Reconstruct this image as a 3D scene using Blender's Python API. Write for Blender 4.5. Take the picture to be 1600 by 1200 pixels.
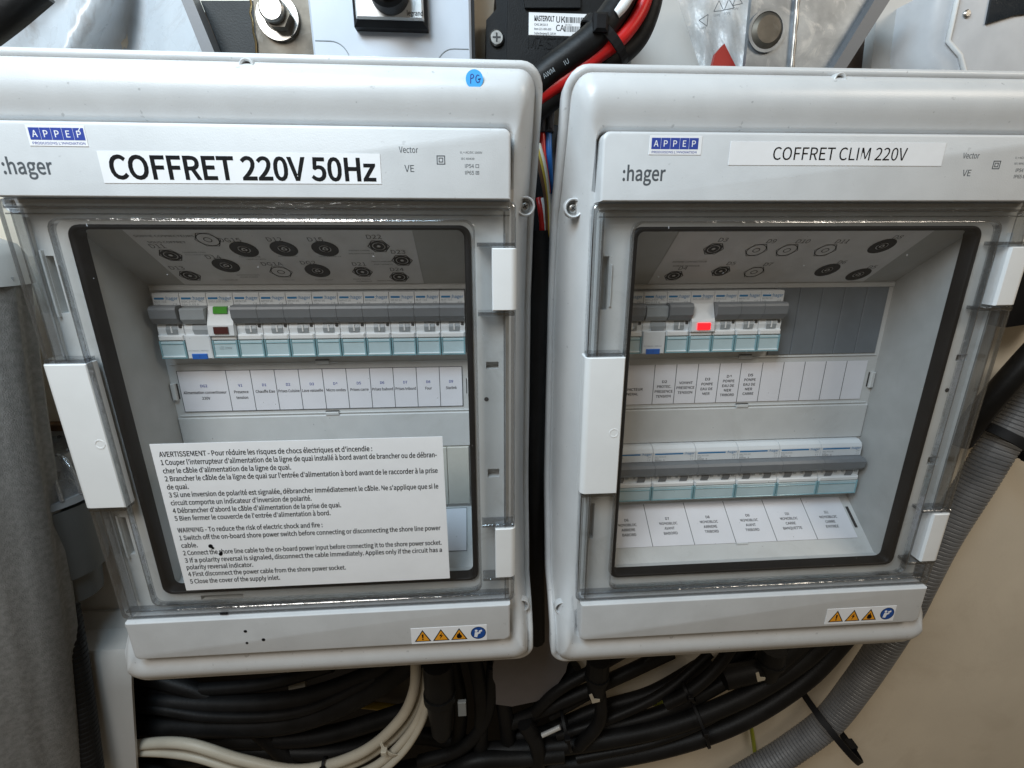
import bpy, bmesh, math, random
from mathutils import Vector, Matrix
random.seed(7)
S = 0.001                                   # everything below is written in millimetres
scene = bpy.context.scene
for o in list(bpy.data.objects): bpy.data.objects.remove(o)
COL = scene.collection

# ------------------------------------------------------------------ camera
def rotv(r):
    v = Vector(r); a = v.length
    return Matrix.Rotation(a, 3, v.normalized()) if a > 1e-9 else Matrix.Identity(3)
FPX = 752.3
CAMT = Vector((116.7963, -347.1964, 42.2361))
RC = rotv((-0.0115, -0.0019, -0.0703)) @ rotv((-0.3, 0, 0))     # columns: right, forward, up
cam_d = bpy.data.cameras.new("camera"); cam = bpy.data.objects.new("camera", cam_d); COL.objects.link(cam)
X, Y, Z = RC.col[0], RC.col[1], RC.col[2]
m = Matrix(((X[0], Z[0], -Y[0]), (X[1], Z[1], -Y[1]), (X[2], Z[2], -Y[2]))).to_4x4()
m.translation = CAMT * S
cam.matrix_world = m
cam_d.sensor_width = 36; cam_d.lens = FPX / 1600 * 36
cam_d.clip_start = 0.01; cam_d.clip_end = 20
scene.camera = cam
# ------------------------------------------------------------------ light
w = bpy.data.worlds.new("World"); scene.world = w; w.use_nodes = True
bg = w.node_tree.nodes["Background"]; bg.inputs[0].default_value = (0.90, 0.70, 0.46, 1); bg.inputs[1].default_value = 0.115
def area(name, loc, target, sx, sy, power, col):
    l = bpy.data.lights.new(name, 'AREA'); l.shape = 'RECTANGLE'; l.size = sx * S; l.size_y = sy * S
    l.energy = power; l.color = col
    o = bpy.data.objects.new(name, l); COL.objects.link(o)
    o.location = Vector(loc) * S
    o.rotation_euler = (Vector(target) - Vector(loc)).to_track_quat('-Z', 'Y').to_euler()
    return o
area("hatch_daylight", (-250, -580, 480), (165, 0, -20), 340, 260, 3.6, (1.0, 0.97, 0.92))
area("locker_lamp", (-110, -330, 500), (165, 0, 60), 440, 180, 4.1, (0.60, 0.82, 1.0))
area("right_wall_fill", (900, -520, 560), (560, 60, -260), 360, 260, 2.7, (1.0, 0.90, 0.76))  # fill light added to lift the dim lower right wall
scene.view_settings.view_transform = 'Standard'
scene.view_settings.look = 'None'
scene.view_settings.exposure = 0.0
scene.render.engine = 'CYCLES'
scene.cycles.transparent_max_bounces = 24
scene.cycles.max_bounces = 8

# ------------------------------------------------------------------ materials
MATS = {}
def nt(name):
    m = bpy.data.materials.new(name); m.use_nodes = True
    return m, m.node_tree, m.node_tree.nodes["Principled BSDF"]
def pbr(name, col, rough=0.45, metal=0.0, var=0.04, vscale=60, bump=0.05, bscale=900, spots=0.0, emit=None, coat=0.0, wear_or_reflection=None, spec=0.5):
    """painted / moulded surface: base colour with slight cloudiness, fine grain relief, optional specks"""
    if name in MATS: return MATS[name]
    m, t, b = nt(name); N = t.nodes; L = t.links
    tc = N.new("ShaderNodeTexCoord")
    n1 = N.new("ShaderNodeTexNoise"); n1.inputs["Scale"].default_value = vscale; n1.inputs["Detail"].default_value = 6
    L.new(tc.outputs["Object"], n1.inputs["Vector"])
    mx = N.new("ShaderNodeMix"); mx.data_type = 'RGBA'
    mr = N.new("ShaderNodeMapRange"); mr.inputs[1].default_value = 0.35; mr.inputs[2].default_value = 0.65
    L.new(n1.outputs["Fac"], mr.inputs[0]); L.new(mr.outputs[0], mx.inputs[0])
    mx.inputs[6].default_value = (*[c * (1 - var) for c in col], 1)
    mx.inputs[7].default_value = (*[min(1, c * (1 + var)) for c in col], 1)
    out = mx.outputs[2]
    if spots > 0:
        n2 = N.new("ShaderNodeTexNoise"); n2.inputs["Scale"].default_value = 260; n2.inputs["Detail"].default_value = 2
        L.new(tc.outputs["Object"], n2.inputs["Vector"])
        r2 = N.new("ShaderNodeMapRange"); r2.inputs[1].default_value = 0.70 ; r2.inputs[2].default_value = 0.76
        r2.inputs[4].default_value = spots
        L.new(n2.outputs["Fac"], r2.inputs[0])
        m2 = N.new("ShaderNodeMix"); m2.data_type = 'RGBA'; L.new(r2.outputs[0], m2.inputs[0]); L.new(out, m2.inputs[6])
        m2.inputs[7].default_value = (*[c * 0.35 for c in col], 1); out = m2.outputs[2]
    if wear_or_reflection:
        n3 = N.new("ShaderNodeTexNoise"); n3.inputs["Scale"].default_value = wear_or_reflection[1]; n3.inputs["Detail"].default_value = 9; n3.inputs["Roughness"].default_value = 0.7
        n3.inputs["Distortion"].default_value = 1.2
        L.new(tc.outputs["Object"], n3.inputs["Vector"])
        r3 = N.new("ShaderNodeMapRange"); r3.inputs[1].default_value = 0.52; r3.inputs[2].default_value = 0.72; r3.inputs[4].default_value = wear_or_reflection[2]
        L.new(n3.outputs["Fac"], r3.inputs[0])
        m3 = N.new("ShaderNodeMix"); m3.data_type = 'RGBA'; L.new(r3.outputs[0], m3.inputs[0]); L.new(out, m3.inputs[6])
        m3.inputs[7].default_value = (*wear_or_reflection[0], 1); out = m3.outputs[2]
    L.new(out, b.inputs["Base Color"])
    rr = N.new("ShaderNodeMapRange"); rr.inputs[3].default_value = max(0.02, rough - 0.06); rr.inputs[4].default_value = min(1, rough + 0.06)
    L.new(n1.outputs["Fac"], rr.inputs[0]); L.new(rr.outputs[0], b.inputs["Roughness"])
    b.inputs["Metallic"].default_value = metal
    b.inputs["Specular IOR Level"].default_value = spec
    if coat: b.inputs["Coat Weight"].default_value = coat; b.inputs["Coat Roughness"].default_value = 0.08
    if bump:
        nb = N.new("ShaderNodeTexNoise"); nb.inputs["Scale"].default_value = bscale; nb.inputs["Detail"].default_value = 3
        L.new(tc.outputs["Object"], nb.inputs["Vector"])
        bp = N.new("ShaderNodeBump"); bp.inputs["Strength"].default_value = bump; bp.inputs["Distance"].default_value = 0.0006
        L.new(nb.outputs["Fac"], bp.inputs["Height"]); L.new(bp.outputs[0], b.inputs["Normal"])
    if emit: b.inputs["Emission Color"].default_value = (*emit[0], 1); b.inputs["Emission Strength"].default_value = emit[1]
    MATS[name] = m
    return m
def clear(name, tint, gl=0.05, rough=0.03, haze=0.0, bump=0.0):
    """thin clear polycarbonate sheet: passes light straight through, reflects by Fresnel, a little scuffed"""
    m = bpy.data.materials.new(name); m.use_nodes = True; t = m.node_tree; N = t.nodes; L = t.links
    N.clear()
    out = N.new("ShaderNodeOutputMaterial")
    tr = N.new("ShaderNodeBsdfTransparent"); tr.inputs[0].default_value = (*tint, 1)
    g = N.new("ShaderNodeBsdfGlossy"); g.inputs["Roughness"].default_value = rough; g.inputs[0].default_value = (1, 1, 1, 1)
    lw = N.new("ShaderNodeLayerWeight"); lw.inputs[0].default_value = 0.5          # facing = 1 - |cos|, same from both sides
    pw = N.new("ShaderNodeMath"); pw.operation = 'POWER'; pw.inputs[1].default_value = 5; L.new(lw.outputs["Facing"], pw.inputs[0])
    fr = N.new("ShaderNodeMath"); fr.operation = 'MULTIPLY_ADD'; fr.inputs[1].default_value = 0.92; fr.inputs[2].default_value = 0.06; L.new(pw.outputs[0], fr.inputs[0])
    ad = N.new("ShaderNodeMath"); ad.operation = 'ADD'; ad.inputs[1].default_value = gl; ad.use_clamp = True
    L.new(fr.outputs[0], ad.inputs[0])
    mx = N.new("ShaderNodeMixShader"); L.new(ad.outputs[0], mx.inputs[0]); L.new(tr.outputs[0], mx.inputs[1]); L.new(g.outputs[0], mx.inputs[2])
    last = mx.outputs[0]
    tc = N.new("ShaderNodeTexCoord")
    if bump:
        nb = N.new("ShaderNodeTexNoise"); nb.inputs["Scale"].default_value = 140; nb.inputs["Detail"].default_value = 4; nb.inputs["Distortion"].default_value = 1.5
        L.new(tc.outputs["Object"], nb.inputs["Vector"])
        bp = N.new("ShaderNodeBump"); bp.inputs["Strength"].default_value = bump; bp.inputs["Distance"].default_value = 0.003
        L.new(nb.outputs["Fac"], bp.inputs["Height"]); L.new(bp.outputs[0], g.inputs["Normal"])
    if haze:
        n = N.new("ShaderNodeTexNoise"); n.inputs["Scale"].default_value = 22; n.inputs["Detail"].default_value = 8; n.inputs["Roughness"].default_value = 0.7
        n2 = N.new("ShaderNodeTexNoise"); n2.inputs["Scale"].default_value = 420; n2.inputs["Detail"].default_value = 1
        L.new(tc.outputs["Object"], n.inputs["Vector"]); L.new(tc.outputs["Object"], n2.inputs["Vector"])
        r = N.new("ShaderNodeMapRange"); r.inputs[1].default_value = 0.4; r.inputs[2].default_value = 0.75; r.inputs[3].default_value = haze * 0.35; r.inputs[4].default_value = haze
        L.new(n.outputs["Fac"], r.inputs[0])
        r2 = N.new("ShaderNodeMapRange"); r2.inputs[1].default_value = 0.79; r2.inputs[2].default_value = 0.82; r2.inputs[4].default_value = 0.35
        L.new(n2.outputs["Fac"], r2.inputs[0])
        a2 = N.new("ShaderNodeMath"); a2.operation = 'ADD'; a2.use_clamp = True; L.new(r.outputs[0], a2.inputs[0]); L.new(r2.outputs[0], a2.inputs[1])
        df = N.new("ShaderNodeBsdfDiffuse"); df.inputs[0].default_value = (0.7, 0.72, 0.75, 1)
        m2 = N.new("ShaderNodeMixShader"); L.new(a2.outputs[0], m2.inputs[0]); L.new(last, m2.inputs[1]); L.new(df.outputs[0], m2.inputs[2]); last = m2.outputs[0]
    L.new(last, out.inputs[0])
    return m
GREY = (0.605, 0.612, 0.615)
m_cover = pbr("light_grey_plastic", GREY, 0.32, var=0.025, bump=0.14, bscale=1400, spots=0.45, wear_or_reflection=((0.45, 0.445, 0.43), 11, 0.25))
m_panel = pbr("panel_grey_plastic", (0.595, 0.605, 0.612), 0.40, var=0.03, bump=0.15, bscale=1500, spots=0.25, wear_or_reflection=((0.47, 0.47, 0.46), 14, 0.22))
m_base = pbr("base_grey_plastic", (0.55, 0.56, 0.56), 0.4, var=0.03)
m_floor = pbr("recess_grey_plastic", (0.56, 0.57, 0.56), 0.45, var=0.05, vscale=25, wear_or_reflection=((0.30, 0.29, 0.27), 30, 0.35))
m_inner = pbr("inner_grey_plastic", (0.40, 0.41, 0.405), 0.5, var=0.05, wear_or_reflection=((0.31, 0.31, 0.29), 16, 0.35))
m_mask = pbr("front_plate_plastic", (0.60, 0.61, 0.605), 0.42, var=0.03, wear_or_reflection=((0.40, 0.40, 0.37), 18, 0.35))
m_gasket = pbr("black_rubber", (0.006, 0.006, 0.007), 0.55, var=0.2, spec=0.25)
m_white = pbr("white_plastic", (0.80, 0.81, 0.81), 0.38, var=0.015, bump=0.05)
m_mcb = pbr("breaker_plastic", (0.72, 0.75, 0.77), 0.42, var=0.02, bump=0.06)
m_toggle = pbr("toggle_grey_plastic", (0.17, 0.185, 0.20), 0.42, var=0.05)
m_toggle2 = pbr("toggle_mid_grey_plastic", (0.30, 0.33, 0.35), 0.4, var=0.05)
m_dark = pbr("dark_slot", (0.03, 0.03, 0.032), 0.6)
m_flap = pbr("cyan_tinted_flap", (0.50, 0.64, 0.68), 0.2, var=0.05, spec=0.7)
m_flap2 = pbr("cyan_flap_edge", (0.22, 0.40, 0.45), 0.18, var=0.1, spec=0.8)
m_flap3 = pbr("flap_bright_lip", (0.72, 0.80, 0.82), 0.25)
m_blank = pbr("slate_blank_plastic", (0.155, 0.18, 0.205), 0.5, var=0.06)
m_blank2 = pbr("beige_blank_plastic", (0.60, 0.59, 0.53), 0.5, var=0.03)
m_blue = pbr("blue_print", (0.012, 0.18, 0.42), 0.4, bump=0)
m_blueb = pbr("blue_button_plastic", (0.02, 0.13, 0.50), 0.35, bump=0)
m_ink = pbr("grey_ink", (0.09, 0.10, 0.11), 0.5, bump=0, spec=0.2)
m_inklight = pbr("light_grey_ink", (0.26, 0.29, 0.31), 0.5, bump=0)
m_black = pbr("black_ink", (0.006, 0.006, 0.007), 0.6, bump=0, spec=0.15)
m_paper = pbr("white_paper", (0.80, 0.80, 0.84), 0.6, var=0.02, bump=0.03)
m_paper2 = pbr("white_vinyl", (0.82, 0.82, 0.83), 0.35, var=0.02, bump=0.15, bscale=160)
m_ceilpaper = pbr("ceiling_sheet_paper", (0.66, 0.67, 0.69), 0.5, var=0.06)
m_navy = pbr("navy_ink", (0.03, 0.06, 0.32), 0.4, bump=0)
m_bluedot = pbr("sky_blue_sticker", (0.05, 0.38, 0.80), 0.45, bump=0)
m_orange = pbr("orange_ink", (0.80, 0.33, 0.02), 0.4, bump=0)
m_signblue = pbr("sign_blue_ink", (0.01, 0.07, 0.30), 0.4, bump=0)
m_green = pbr("green_lens", (0.05, 0.32, 0.02), 0.2, bump=0)
m_redoff = pbr("dark_red_lens", (0.07, 0.012, 0.012), 0.2, bump=0)
m_redon = pbr("lit_red_lens", (0.8, 0.01, 0.01), 0.3, bump=0, emit=((1.0, 0.01, 0.02), 1.6))
m_steel = pbr("bright_steel", (0.46, 0.45, 0.43), 0.36, metal=1, var=0.15, vscale=200)
m_bracket = pbr("stained_steel", (0.12, 0.105, 0.085), 0.5, metal=0.6, var=0.35, vscale=45, bump=0.3, bscale=120, wear_or_reflection=((0.26, 0.25, 0.23), 60, 0.6))
m_galv = pbr("galvanized_steel", (0.27, 0.29, 0.31), 0.42, metal=0.75, var=0.25, vscale=35, bump=0.35, bscale=90, wear_or_reflection=((0.62, 0.63, 0.64), 50, 0.5))
m_greysteel = pbr("grey_painted_steel", (0.16, 0.165, 0.175), 0.5, metal=0.3)
m_cblack = pbr("black_cable_sheath", (0.008, 0.008, 0.0085), 0.5, var=0.3, vscale=40, spec=0.25, bump=0.3, bscale=300)
m_cred = pbr("red_cable_sheath", (0.55, 0.012, 0.012), 0.35)
m_cblue = pbr("blue_wire_sheath", (0.02, 0.14, 0.45), 0.4)
m_cyellow = pbr("yellow_wire_sheath", (0.45, 0.32, 0.03), 0.4)
m_cygreen = pbr("yellow_green_wire", (0.34, 0.38, 0.03), 0.4)
m_cwhite = pbr("cream_cable_sheath", (0.56, 0.52, 0.43), 0.45, var=0.04)
m_blackp = pbr("black_moulded_plastic", (0.010, 0.0105, 0.0115), 0.5, var=0.15, bump=0.25, bscale=1200, spec=0.25)
m_hose = pbr("grey_corrugated_plastic", (0.17, 0.175, 0.185), 0.4, var=0.2, vscale=30)
m_wall = pbr("beige_gelcoat", (0.82, 0.75, 0.63), 0.45, var=0.04, vscale=12, bump=0.2, bscale=300, spots=0.15, wear_or_reflection=((0.66, 0.58, 0.47), 6, 0.5))
m_wallg = pbr("pale_gelcoat", (0.54, 0.53, 0.51), 0.40, var=0.03, vscale=12, bump=0.10, bscale=300)
m_wood = pbr("brown_plywood", (0.16, 0.09, 0.045), 0.6, var=0.35, vscale=80)
m_felt = pbr("grey_felt", (0.215, 0.213, 0.207), 0.9, var=0.16, vscale=260, bump=0.9, bscale=1100, wear_or_reflection=((0.15, 0.135, 0.12), 12, 0.35))
m_gloss = pbr("glossy_white_gelcoat", (0.66, 0.70, 0.74), 0.16, var=0.03, bump=0.0, coat=0.6)
m_chrome = pbr("brushed_chrome", (0.72, 0.74, 0.75), 0.25, metal=0.45, bump=0)
m_clear = clear("clear_polycarbonate", (0.965, 0.97, 0.975), 0.0, 0.02, haze=0.012)
m_clearf = clear("clear_door_frame", (0.93, 0.94, 0.95), 0.02, 0.07, haze=0.035, bump=0.12)
m_cleare = clear("clear_moulded_edge", (0.66, 0.68, 0.70), 0.12, 0.10, bump=0.15)
m_bag = clear("clear_bag_film", (0.86, 0.87, 0.87), 0.0, 0.3, haze=0.75, bump=0.3)
m_strain = clear("clear_strainer_lid", (0.55, 0.58, 0.62), 0.12, 0.12, haze=0.25, bump=0.4)

# ------------------------------------------------------------------ mesh helpers (box coordinates: x right, d out of the wall, z up)
def V(x, d, z): return (x * S, -d * S, z * S)
def finish(name, me, mat, parent=None, smooth=False):
    if mat is not None: me.materials.append(mat)
    if smooth:
        for p in me.polygons: p.use_smooth = True
    o = bpy.data.objects.new(name, me); COL.objects.link(o)
    if parent is not None: o.parent = parent
    return o
class MB:
    def __init__(s): s.v = []; s.f = []
    def add(s, vs, fs):
        k = len(s.v); s.v += [V(*p) for p in vs]; s.f += [tuple(i + k for i in f) for f in fs]; return s
    def box(s, x0, x1, d0, d1, z0, z1, b=0.0):
        if b <= 0:
            return s.add([(x, d, z) for x in (x0, x1) for d in (d0, d1) for z in (z0, z1)],
                         [(0, 1, 3, 2), (4, 6, 7, 5), (0, 4, 5, 1), (2, 3, 7, 6), (0, 2, 6, 4), (1, 5, 7, 3)])
        ps = []                                # chamfered on the outward (d1) side
        for (d, i) in ((d0, 0), (d1 - b, 0), (d1, b)):
            ps += [(x0 + i, d, z0 + i), (x1 - i, d, z0 + i), (x1 - i, d, z1 - i), (x0 + i, d, z1 - i)]
        fs = [(3, 2, 1, 0), (8, 9, 10, 11)]
        for r in (0, 4):
            for k in range(4): fs.append((r + k, r + (k + 1) % 4, r + 4 + (k + 1) % 4, r + 4 + k))
        return s.add(ps, fs)
    def prism(s, prof, x0, x1):
        """closed profile [(d, z)...] extruded along x"""
        n = len(prof)
        vs = [(x0, d, z) for d, z in prof] + [(x1, d, z) for d, z in prof]
        fs = [tuple(range(n)), tuple(range(2 * n - 1, n - 1, -1))] + [(i, i + n, (i + 1) % n + n, (i + 1) % n) for i in range(n)]
        return s.add(vs, fs)
    def poly(s, pts, d0, d1):
        """outline [(x, z)...] extruded in depth"""
        n = len(pts)
        vs = [(x, d0, z) for x, z in pts] + [(x, d1, z) for x, z in pts]
        fs = [tuple(range(n)), tuple(range(2 * n - 1, n - 1, -1))] + [(i, (i + 1) % n, (i + 1) % n + n, i + n) for i in range(n)]
        return s.add(vs, fs)
    def loft(s, loops, closed=True, cap0=False, cap1=False):
        n = len(loops[0]); k = 0; vs = []; fs = []
        for lp in loops: vs += lp
        for a in range(len(loops) - 1):
            for i in range(n if closed else n - 1):
                j = (i + 1) % n
                fs.append((a * n + i, a * n + j, (a + 1) * n + j, (a + 1) * n + i))
        if cap0: fs.append(tuple(range(n)))
        if cap1: fs.append(tuple((len(loops) - 1) * n + i for i in range(n - 1, -1, -1)))
        return s.add(vs, fs)
    def disc(s, x, z, d0, d1, r, n=20, cham=0.0, r2=None):
        """round boss pointing outward"""
        def ring(rr, d): return [(x + rr * math.cos(2 * math.pi * i / n), d, z + rr * math.sin(2 * math.pi * i / n)) for i in range(n)]
        ls = [ring(r, d0), ring(r, d1 - cham), ring((r2 if r2 else r) - cham, d1)]
        return s.loft(ls, True, False, True)
    def ring(s, x, z, d, ro, ri, h=0.3, n=24):
        def rg(rr, dd): return [(x + rr * math.cos(2 * math.pi * i / n), dd, z + rr * math.sin(2 * math.pi * i / n)) for i in range(n)]
        return s.loft([rg(ro, d), rg(ro, d + h), rg(ri, d + h), rg(ri, d)])
    def make(s, name, mat, parent=None, smooth=False, auto=None):
        me = bpy.data.meshes.new(name); me.from_pydata(s.v, [], s.f); me.update()
        bm = bmesh.new(); bm.from_mesh(me); bmesh.ops.recalc_face_normals(bm, faces=bm.faces)
        if auto is not None:
            for e in bm.edges:
                if len(e.link_faces) == 2 and e.calc_face_angle(0) > auto: e.smooth = False
            smooth = True
        bm.to_mesh(me); bm.free()
        return finish(name, me, mat, parent, smooth)
def rr(W, z1, z2, r, d, ns=26, na=6):
    """rounded rectangle loop, d a number or a function of z; same count for every loop"""
    pts = []
    def arc(cx, cz, a0):
        for i in range(na + 1):
            a = a0 + math.pi / 2 * i / na; pts.append((cx + r * math.cos(a), cz + r * math.sin(a)))
    def side(xa, za, xb, zb):
        for i in range(1, ns): t = i / ns; pts.append((xa + (xb - xa) * t, za + (zb - za) * t))
    arc(W - r, z1 - r, 0); side(W - r, z1, -W + r, z1)
    arc(-W + r, z1 - r, math.pi / 2); side(-W, z1 - r, -W, z2 + r)
    arc(-W + r, z2 + r, math.pi); side(-W + r, z2, W - r, z2)
    arc(W - r, z2 + r, 1.5 * math.pi); side(W, z2 + r, W, z1 - r)
    return [(x, d(z) if callable(d) else d, z) for x, z in pts]
def interp(tab):
    def f(z):
        if z >= tab[0][0]: return tab[0][1]
        for (a, b), (c, e) in zip(tab, tab[1:]):
            if z >= c:
                t = (a - z) / (a - c); t = t * t * (3 - 2 * t) * 0.5 + t * 0.5
                return b + (e - b) * t
        return tab[-1][1]
    return f
def plate(mb, x0, x1, z0, z1, d, holes, deep):
    """flat plate facing outward with real rectangular holes (x0,x1,z0,z1) that have walls and a bottom"""
    xs = sorted({x0, x1, *[h[0] for h in holes], *[h[1] for h in holes]}); zs = sorted({z0, z1, *[h[2] for h in holes], *[h[3] for h in holes]})
    for a, b in zip(xs, xs[1:]):
        for c, e in zip(zs, zs[1:]):
            mx, mz = (a + b) / 2, (c + e) / 2
            if any(h[0] < mx < h[1] and h[2] < mz < h[3] for h in holes): continue
            mb.add([(a, d, c), (b, d, c), (b, d, e), (a, d, e)], [(0, 1, 2, 3)])
    for a, b, c, e in holes:
        mb.add([(x, y, z) for y in (d, d - deep) for (x, z) in ((a, c), (b, c), (b, e), (a, e))],
               [(0, 1, 5, 4), (1, 2, 6, 5), (2, 3, 7, 6), (3, 0, 4, 7), (4, 5, 6, 7)])
def thing(name, label, cat, mat4=None, group=None):
    o = bpy.data.objects.new(name, None); COL.objects.link(o); o.empty_display_size = 0.01
    if mat4 is not None: o.matrix_world = mat4
    o['label'] = label; o['category'] = cat
    if group: o['group'] = group
    return o
def tag(o, label=None, cat=None, group=None, kind=None):
    if label: o['label'] = label
    if cat: o['category'] = cat
    if group: o['group'] = group
    if kind: o['kind'] = kind
    return o
def T(x, d, z): return Matrix.Translation(V(x, d, z))

# lettering is real thin geometry laid on its surface; converted in one go at the end
TXT = []
FONT = None
try:                                        # the sans serif that ships inside Blender; the built-in one otherwise
    import os
    _p = os.path.join(bpy.utils.system_resource('DATAFILES'), 'fonts', 'Noto Sans CJK Regular.woff2')
    if os.path.exists(_p): FONT = bpy.data.fonts.load(_p)
except Exception: FONT = None
def text(s, x, z, d, h, mat, parent, w=None, align='L', bold=0.0, shear=0.0, mtx=None, name="lettering"):
    """h cap height in mm, w forces the width in mm; mtx optional matrix that lays the plane elsewhere"""
    if not s: return
    TXT.append((s, x, z, d, h, mat, parent, w, align, bold, shear, mtx, name))
def outline_mesh(obj, dg, bold):
    """fill every outline of a text object by itself (overlapping strokes stay solid), thickened by `bold`"""
    from mathutils.geometry import interpolate_bezier, tessellate_polygon
    cu = obj.to_curve(dg); polys = []
    for sp in cu.splines:
        bp = sp.bezier_points; n = len(bp); pts = []
        if n == 0: pts = [Vector((p.co.x, p.co.y)) for p in sp.points]
        for i in range(n):
            p, q = bp[i], bp[(i + 1) % n]
            straight = (p.handle_right - p.co).length < 1e-5 and (q.handle_left - q.co).length < 1e-5
            d1, d2 = (p.handle_right - p.co), (q.co - p.co)
            if not straight and d2.length > 0 and abs(d1.cross(d2).length) < 1e-6 and abs((q.handle_left - p.co).cross(d2).length) < 1e-6: straight = True
            seg = [p.co] if straight else interpolate_bezier(p.co, p.handle_right, q.handle_left, q.co, 5)[:-1]
            pts += [Vector((v.x, v.y)) for v in seg]
        cl = []
        for v in pts:
            if not cl or (v - cl[-1]).length > 1e-4: cl.append(v)
        if len(cl) > 2 and (cl[0] - cl[-1]).length < 1e-4: cl.pop()
        if len(cl) < 3: continue
        ar = sum(cl[i].x * cl[(i + 1) % len(cl)].y - cl[(i + 1) % len(cl)].x * cl[i].y for i in range(len(cl))) / 2
        polys.append((cl, ar))
    obj.to_curve_clear()
    if not polys: return [], []
    big = max(polys, key=lambda p: abs(p[1])); sgn = 1 if big[1] > 0 else -1
    if bold:
        new = []
        for cl, ar in polys:
            n = len(cl); out = []
            for i in range(n):
                e1 = (cl[i] - cl[i - 1]).normalized(); e2 = (cl[(i + 1) % n] - cl[i]).normalized()
                n1 = Vector((e1.y, -e1.x)) * sgn; n2 = Vector((e2.y, -e2.x)) * sgn; m_ = n1 + n2
                m_ = n1 if m_.length < .3 else m_.normalized() / max(.5, m_.normalized().dot(n1))
                out.append(cl[i] + m_ * bold)
            new.append((out, ar))
        polys = new
    def inside(p, cl):
        c = False; n = len(cl)
        for i in range(n):
            a, b = cl[i], cl[i - 1]
            if (a.y > p.y) != (b.y > p.y) and p.x < (b.x - a.x) * (p.y - a.y) / (b.y - a.y) + a.x: c = not c
        return c
    outs = [p for p in polys if p[1] * sgn > 0]; holes = [p for p in polys if p[1] * sgn <= 0]; own = {i: [] for i in range(len(outs))}
    for h in holes:
        c = [i for i, o in enumerate(outs) if inside(h[0][0], o[0])]
        for i in c: own[i].append(h)
    vs = []; fs = []
    for i, o in enumerate(outs):
        ls = [[Vector((v.x, v.y, 0)) for v in o[0]]] + [[Vector((v.x, v.y, 0)) for v in h[0]] for h in own[i]]
        k = len(vs); flat = [v for l in ls for v in l]; vs += [(v.x, v.y, (i % 2) * 1.0) for v in flat]
        fs += [tuple(k + j for j in t) for t in tessellate_polygon(ls)]
    return vs, fs
def flush_text():
    tmp = []; keys = {}
    def mk(s, shear=0.0):
        c = bpy.data.curves.new("t", 'FONT'); c.font = FONT or c.font; c.body = s; c.size = 1.0; c.shear = shear
        o = bpy.data.objects.new("t", c); COL.objects.link(o); tmp.append(o); return o
    for t in TXT:
        if (t[0], t[9], t[10]) not in keys: keys[(t[0], t[9], t[10])] = mk(t[0], t[10])
    co = mk("H"); bpy.context.view_layer.update(); dg = bpy.context.evaluated_depsgraph_get()
    H = max(v[1] for v in outline_mesh(co, dg, 0)[0])
    base = {}
    for k, o in keys.items():
        vs, fs = outline_mesh(o, dg, k[1] * H * 0.95); xs = [v[0] for v in vs]
        base[k] = (vs, fs, min(xs), max(xs))
    groups = {}
    for t in TXT:
        s, x, z, d, h, mat, parent, w, align, bold, shear, mtx, name = t
        vs, fs, a, b = base[(s, bold, shear)]
        sz = h / H; sx = (w / (b - a)) if w else sz
        wd = (b - a) * sx; x0 = x if align == 'L' else (x - wd / 2 if align == 'C' else x - wd)
        out = [Vector(V(x0 + (vx - a) * sx, d + vl * .004, z + vy * sz)) if mtx is None else mtx @ Vector(((x0 + (vx - a) * sx) * S, (z + vy * sz) * S, vl * 4e-6)) for vx, vy, vl in vs]
        g = groups.setdefault((id(parent), mat.name, name), [parent, mat, name, [], []])
        n = len(g[3]); g[3] += out; g[4] += [tuple(i + n for i in f) for f in fs]
    for parent, mat, name, vs, fs in groups.values():
        me = bpy.data.meshes.new(name); me.from_pydata(vs, [], fs); me.update()
        finish(name, me, mat, parent)
    for o in tmp: bpy.data.objects.remove(o)

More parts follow.
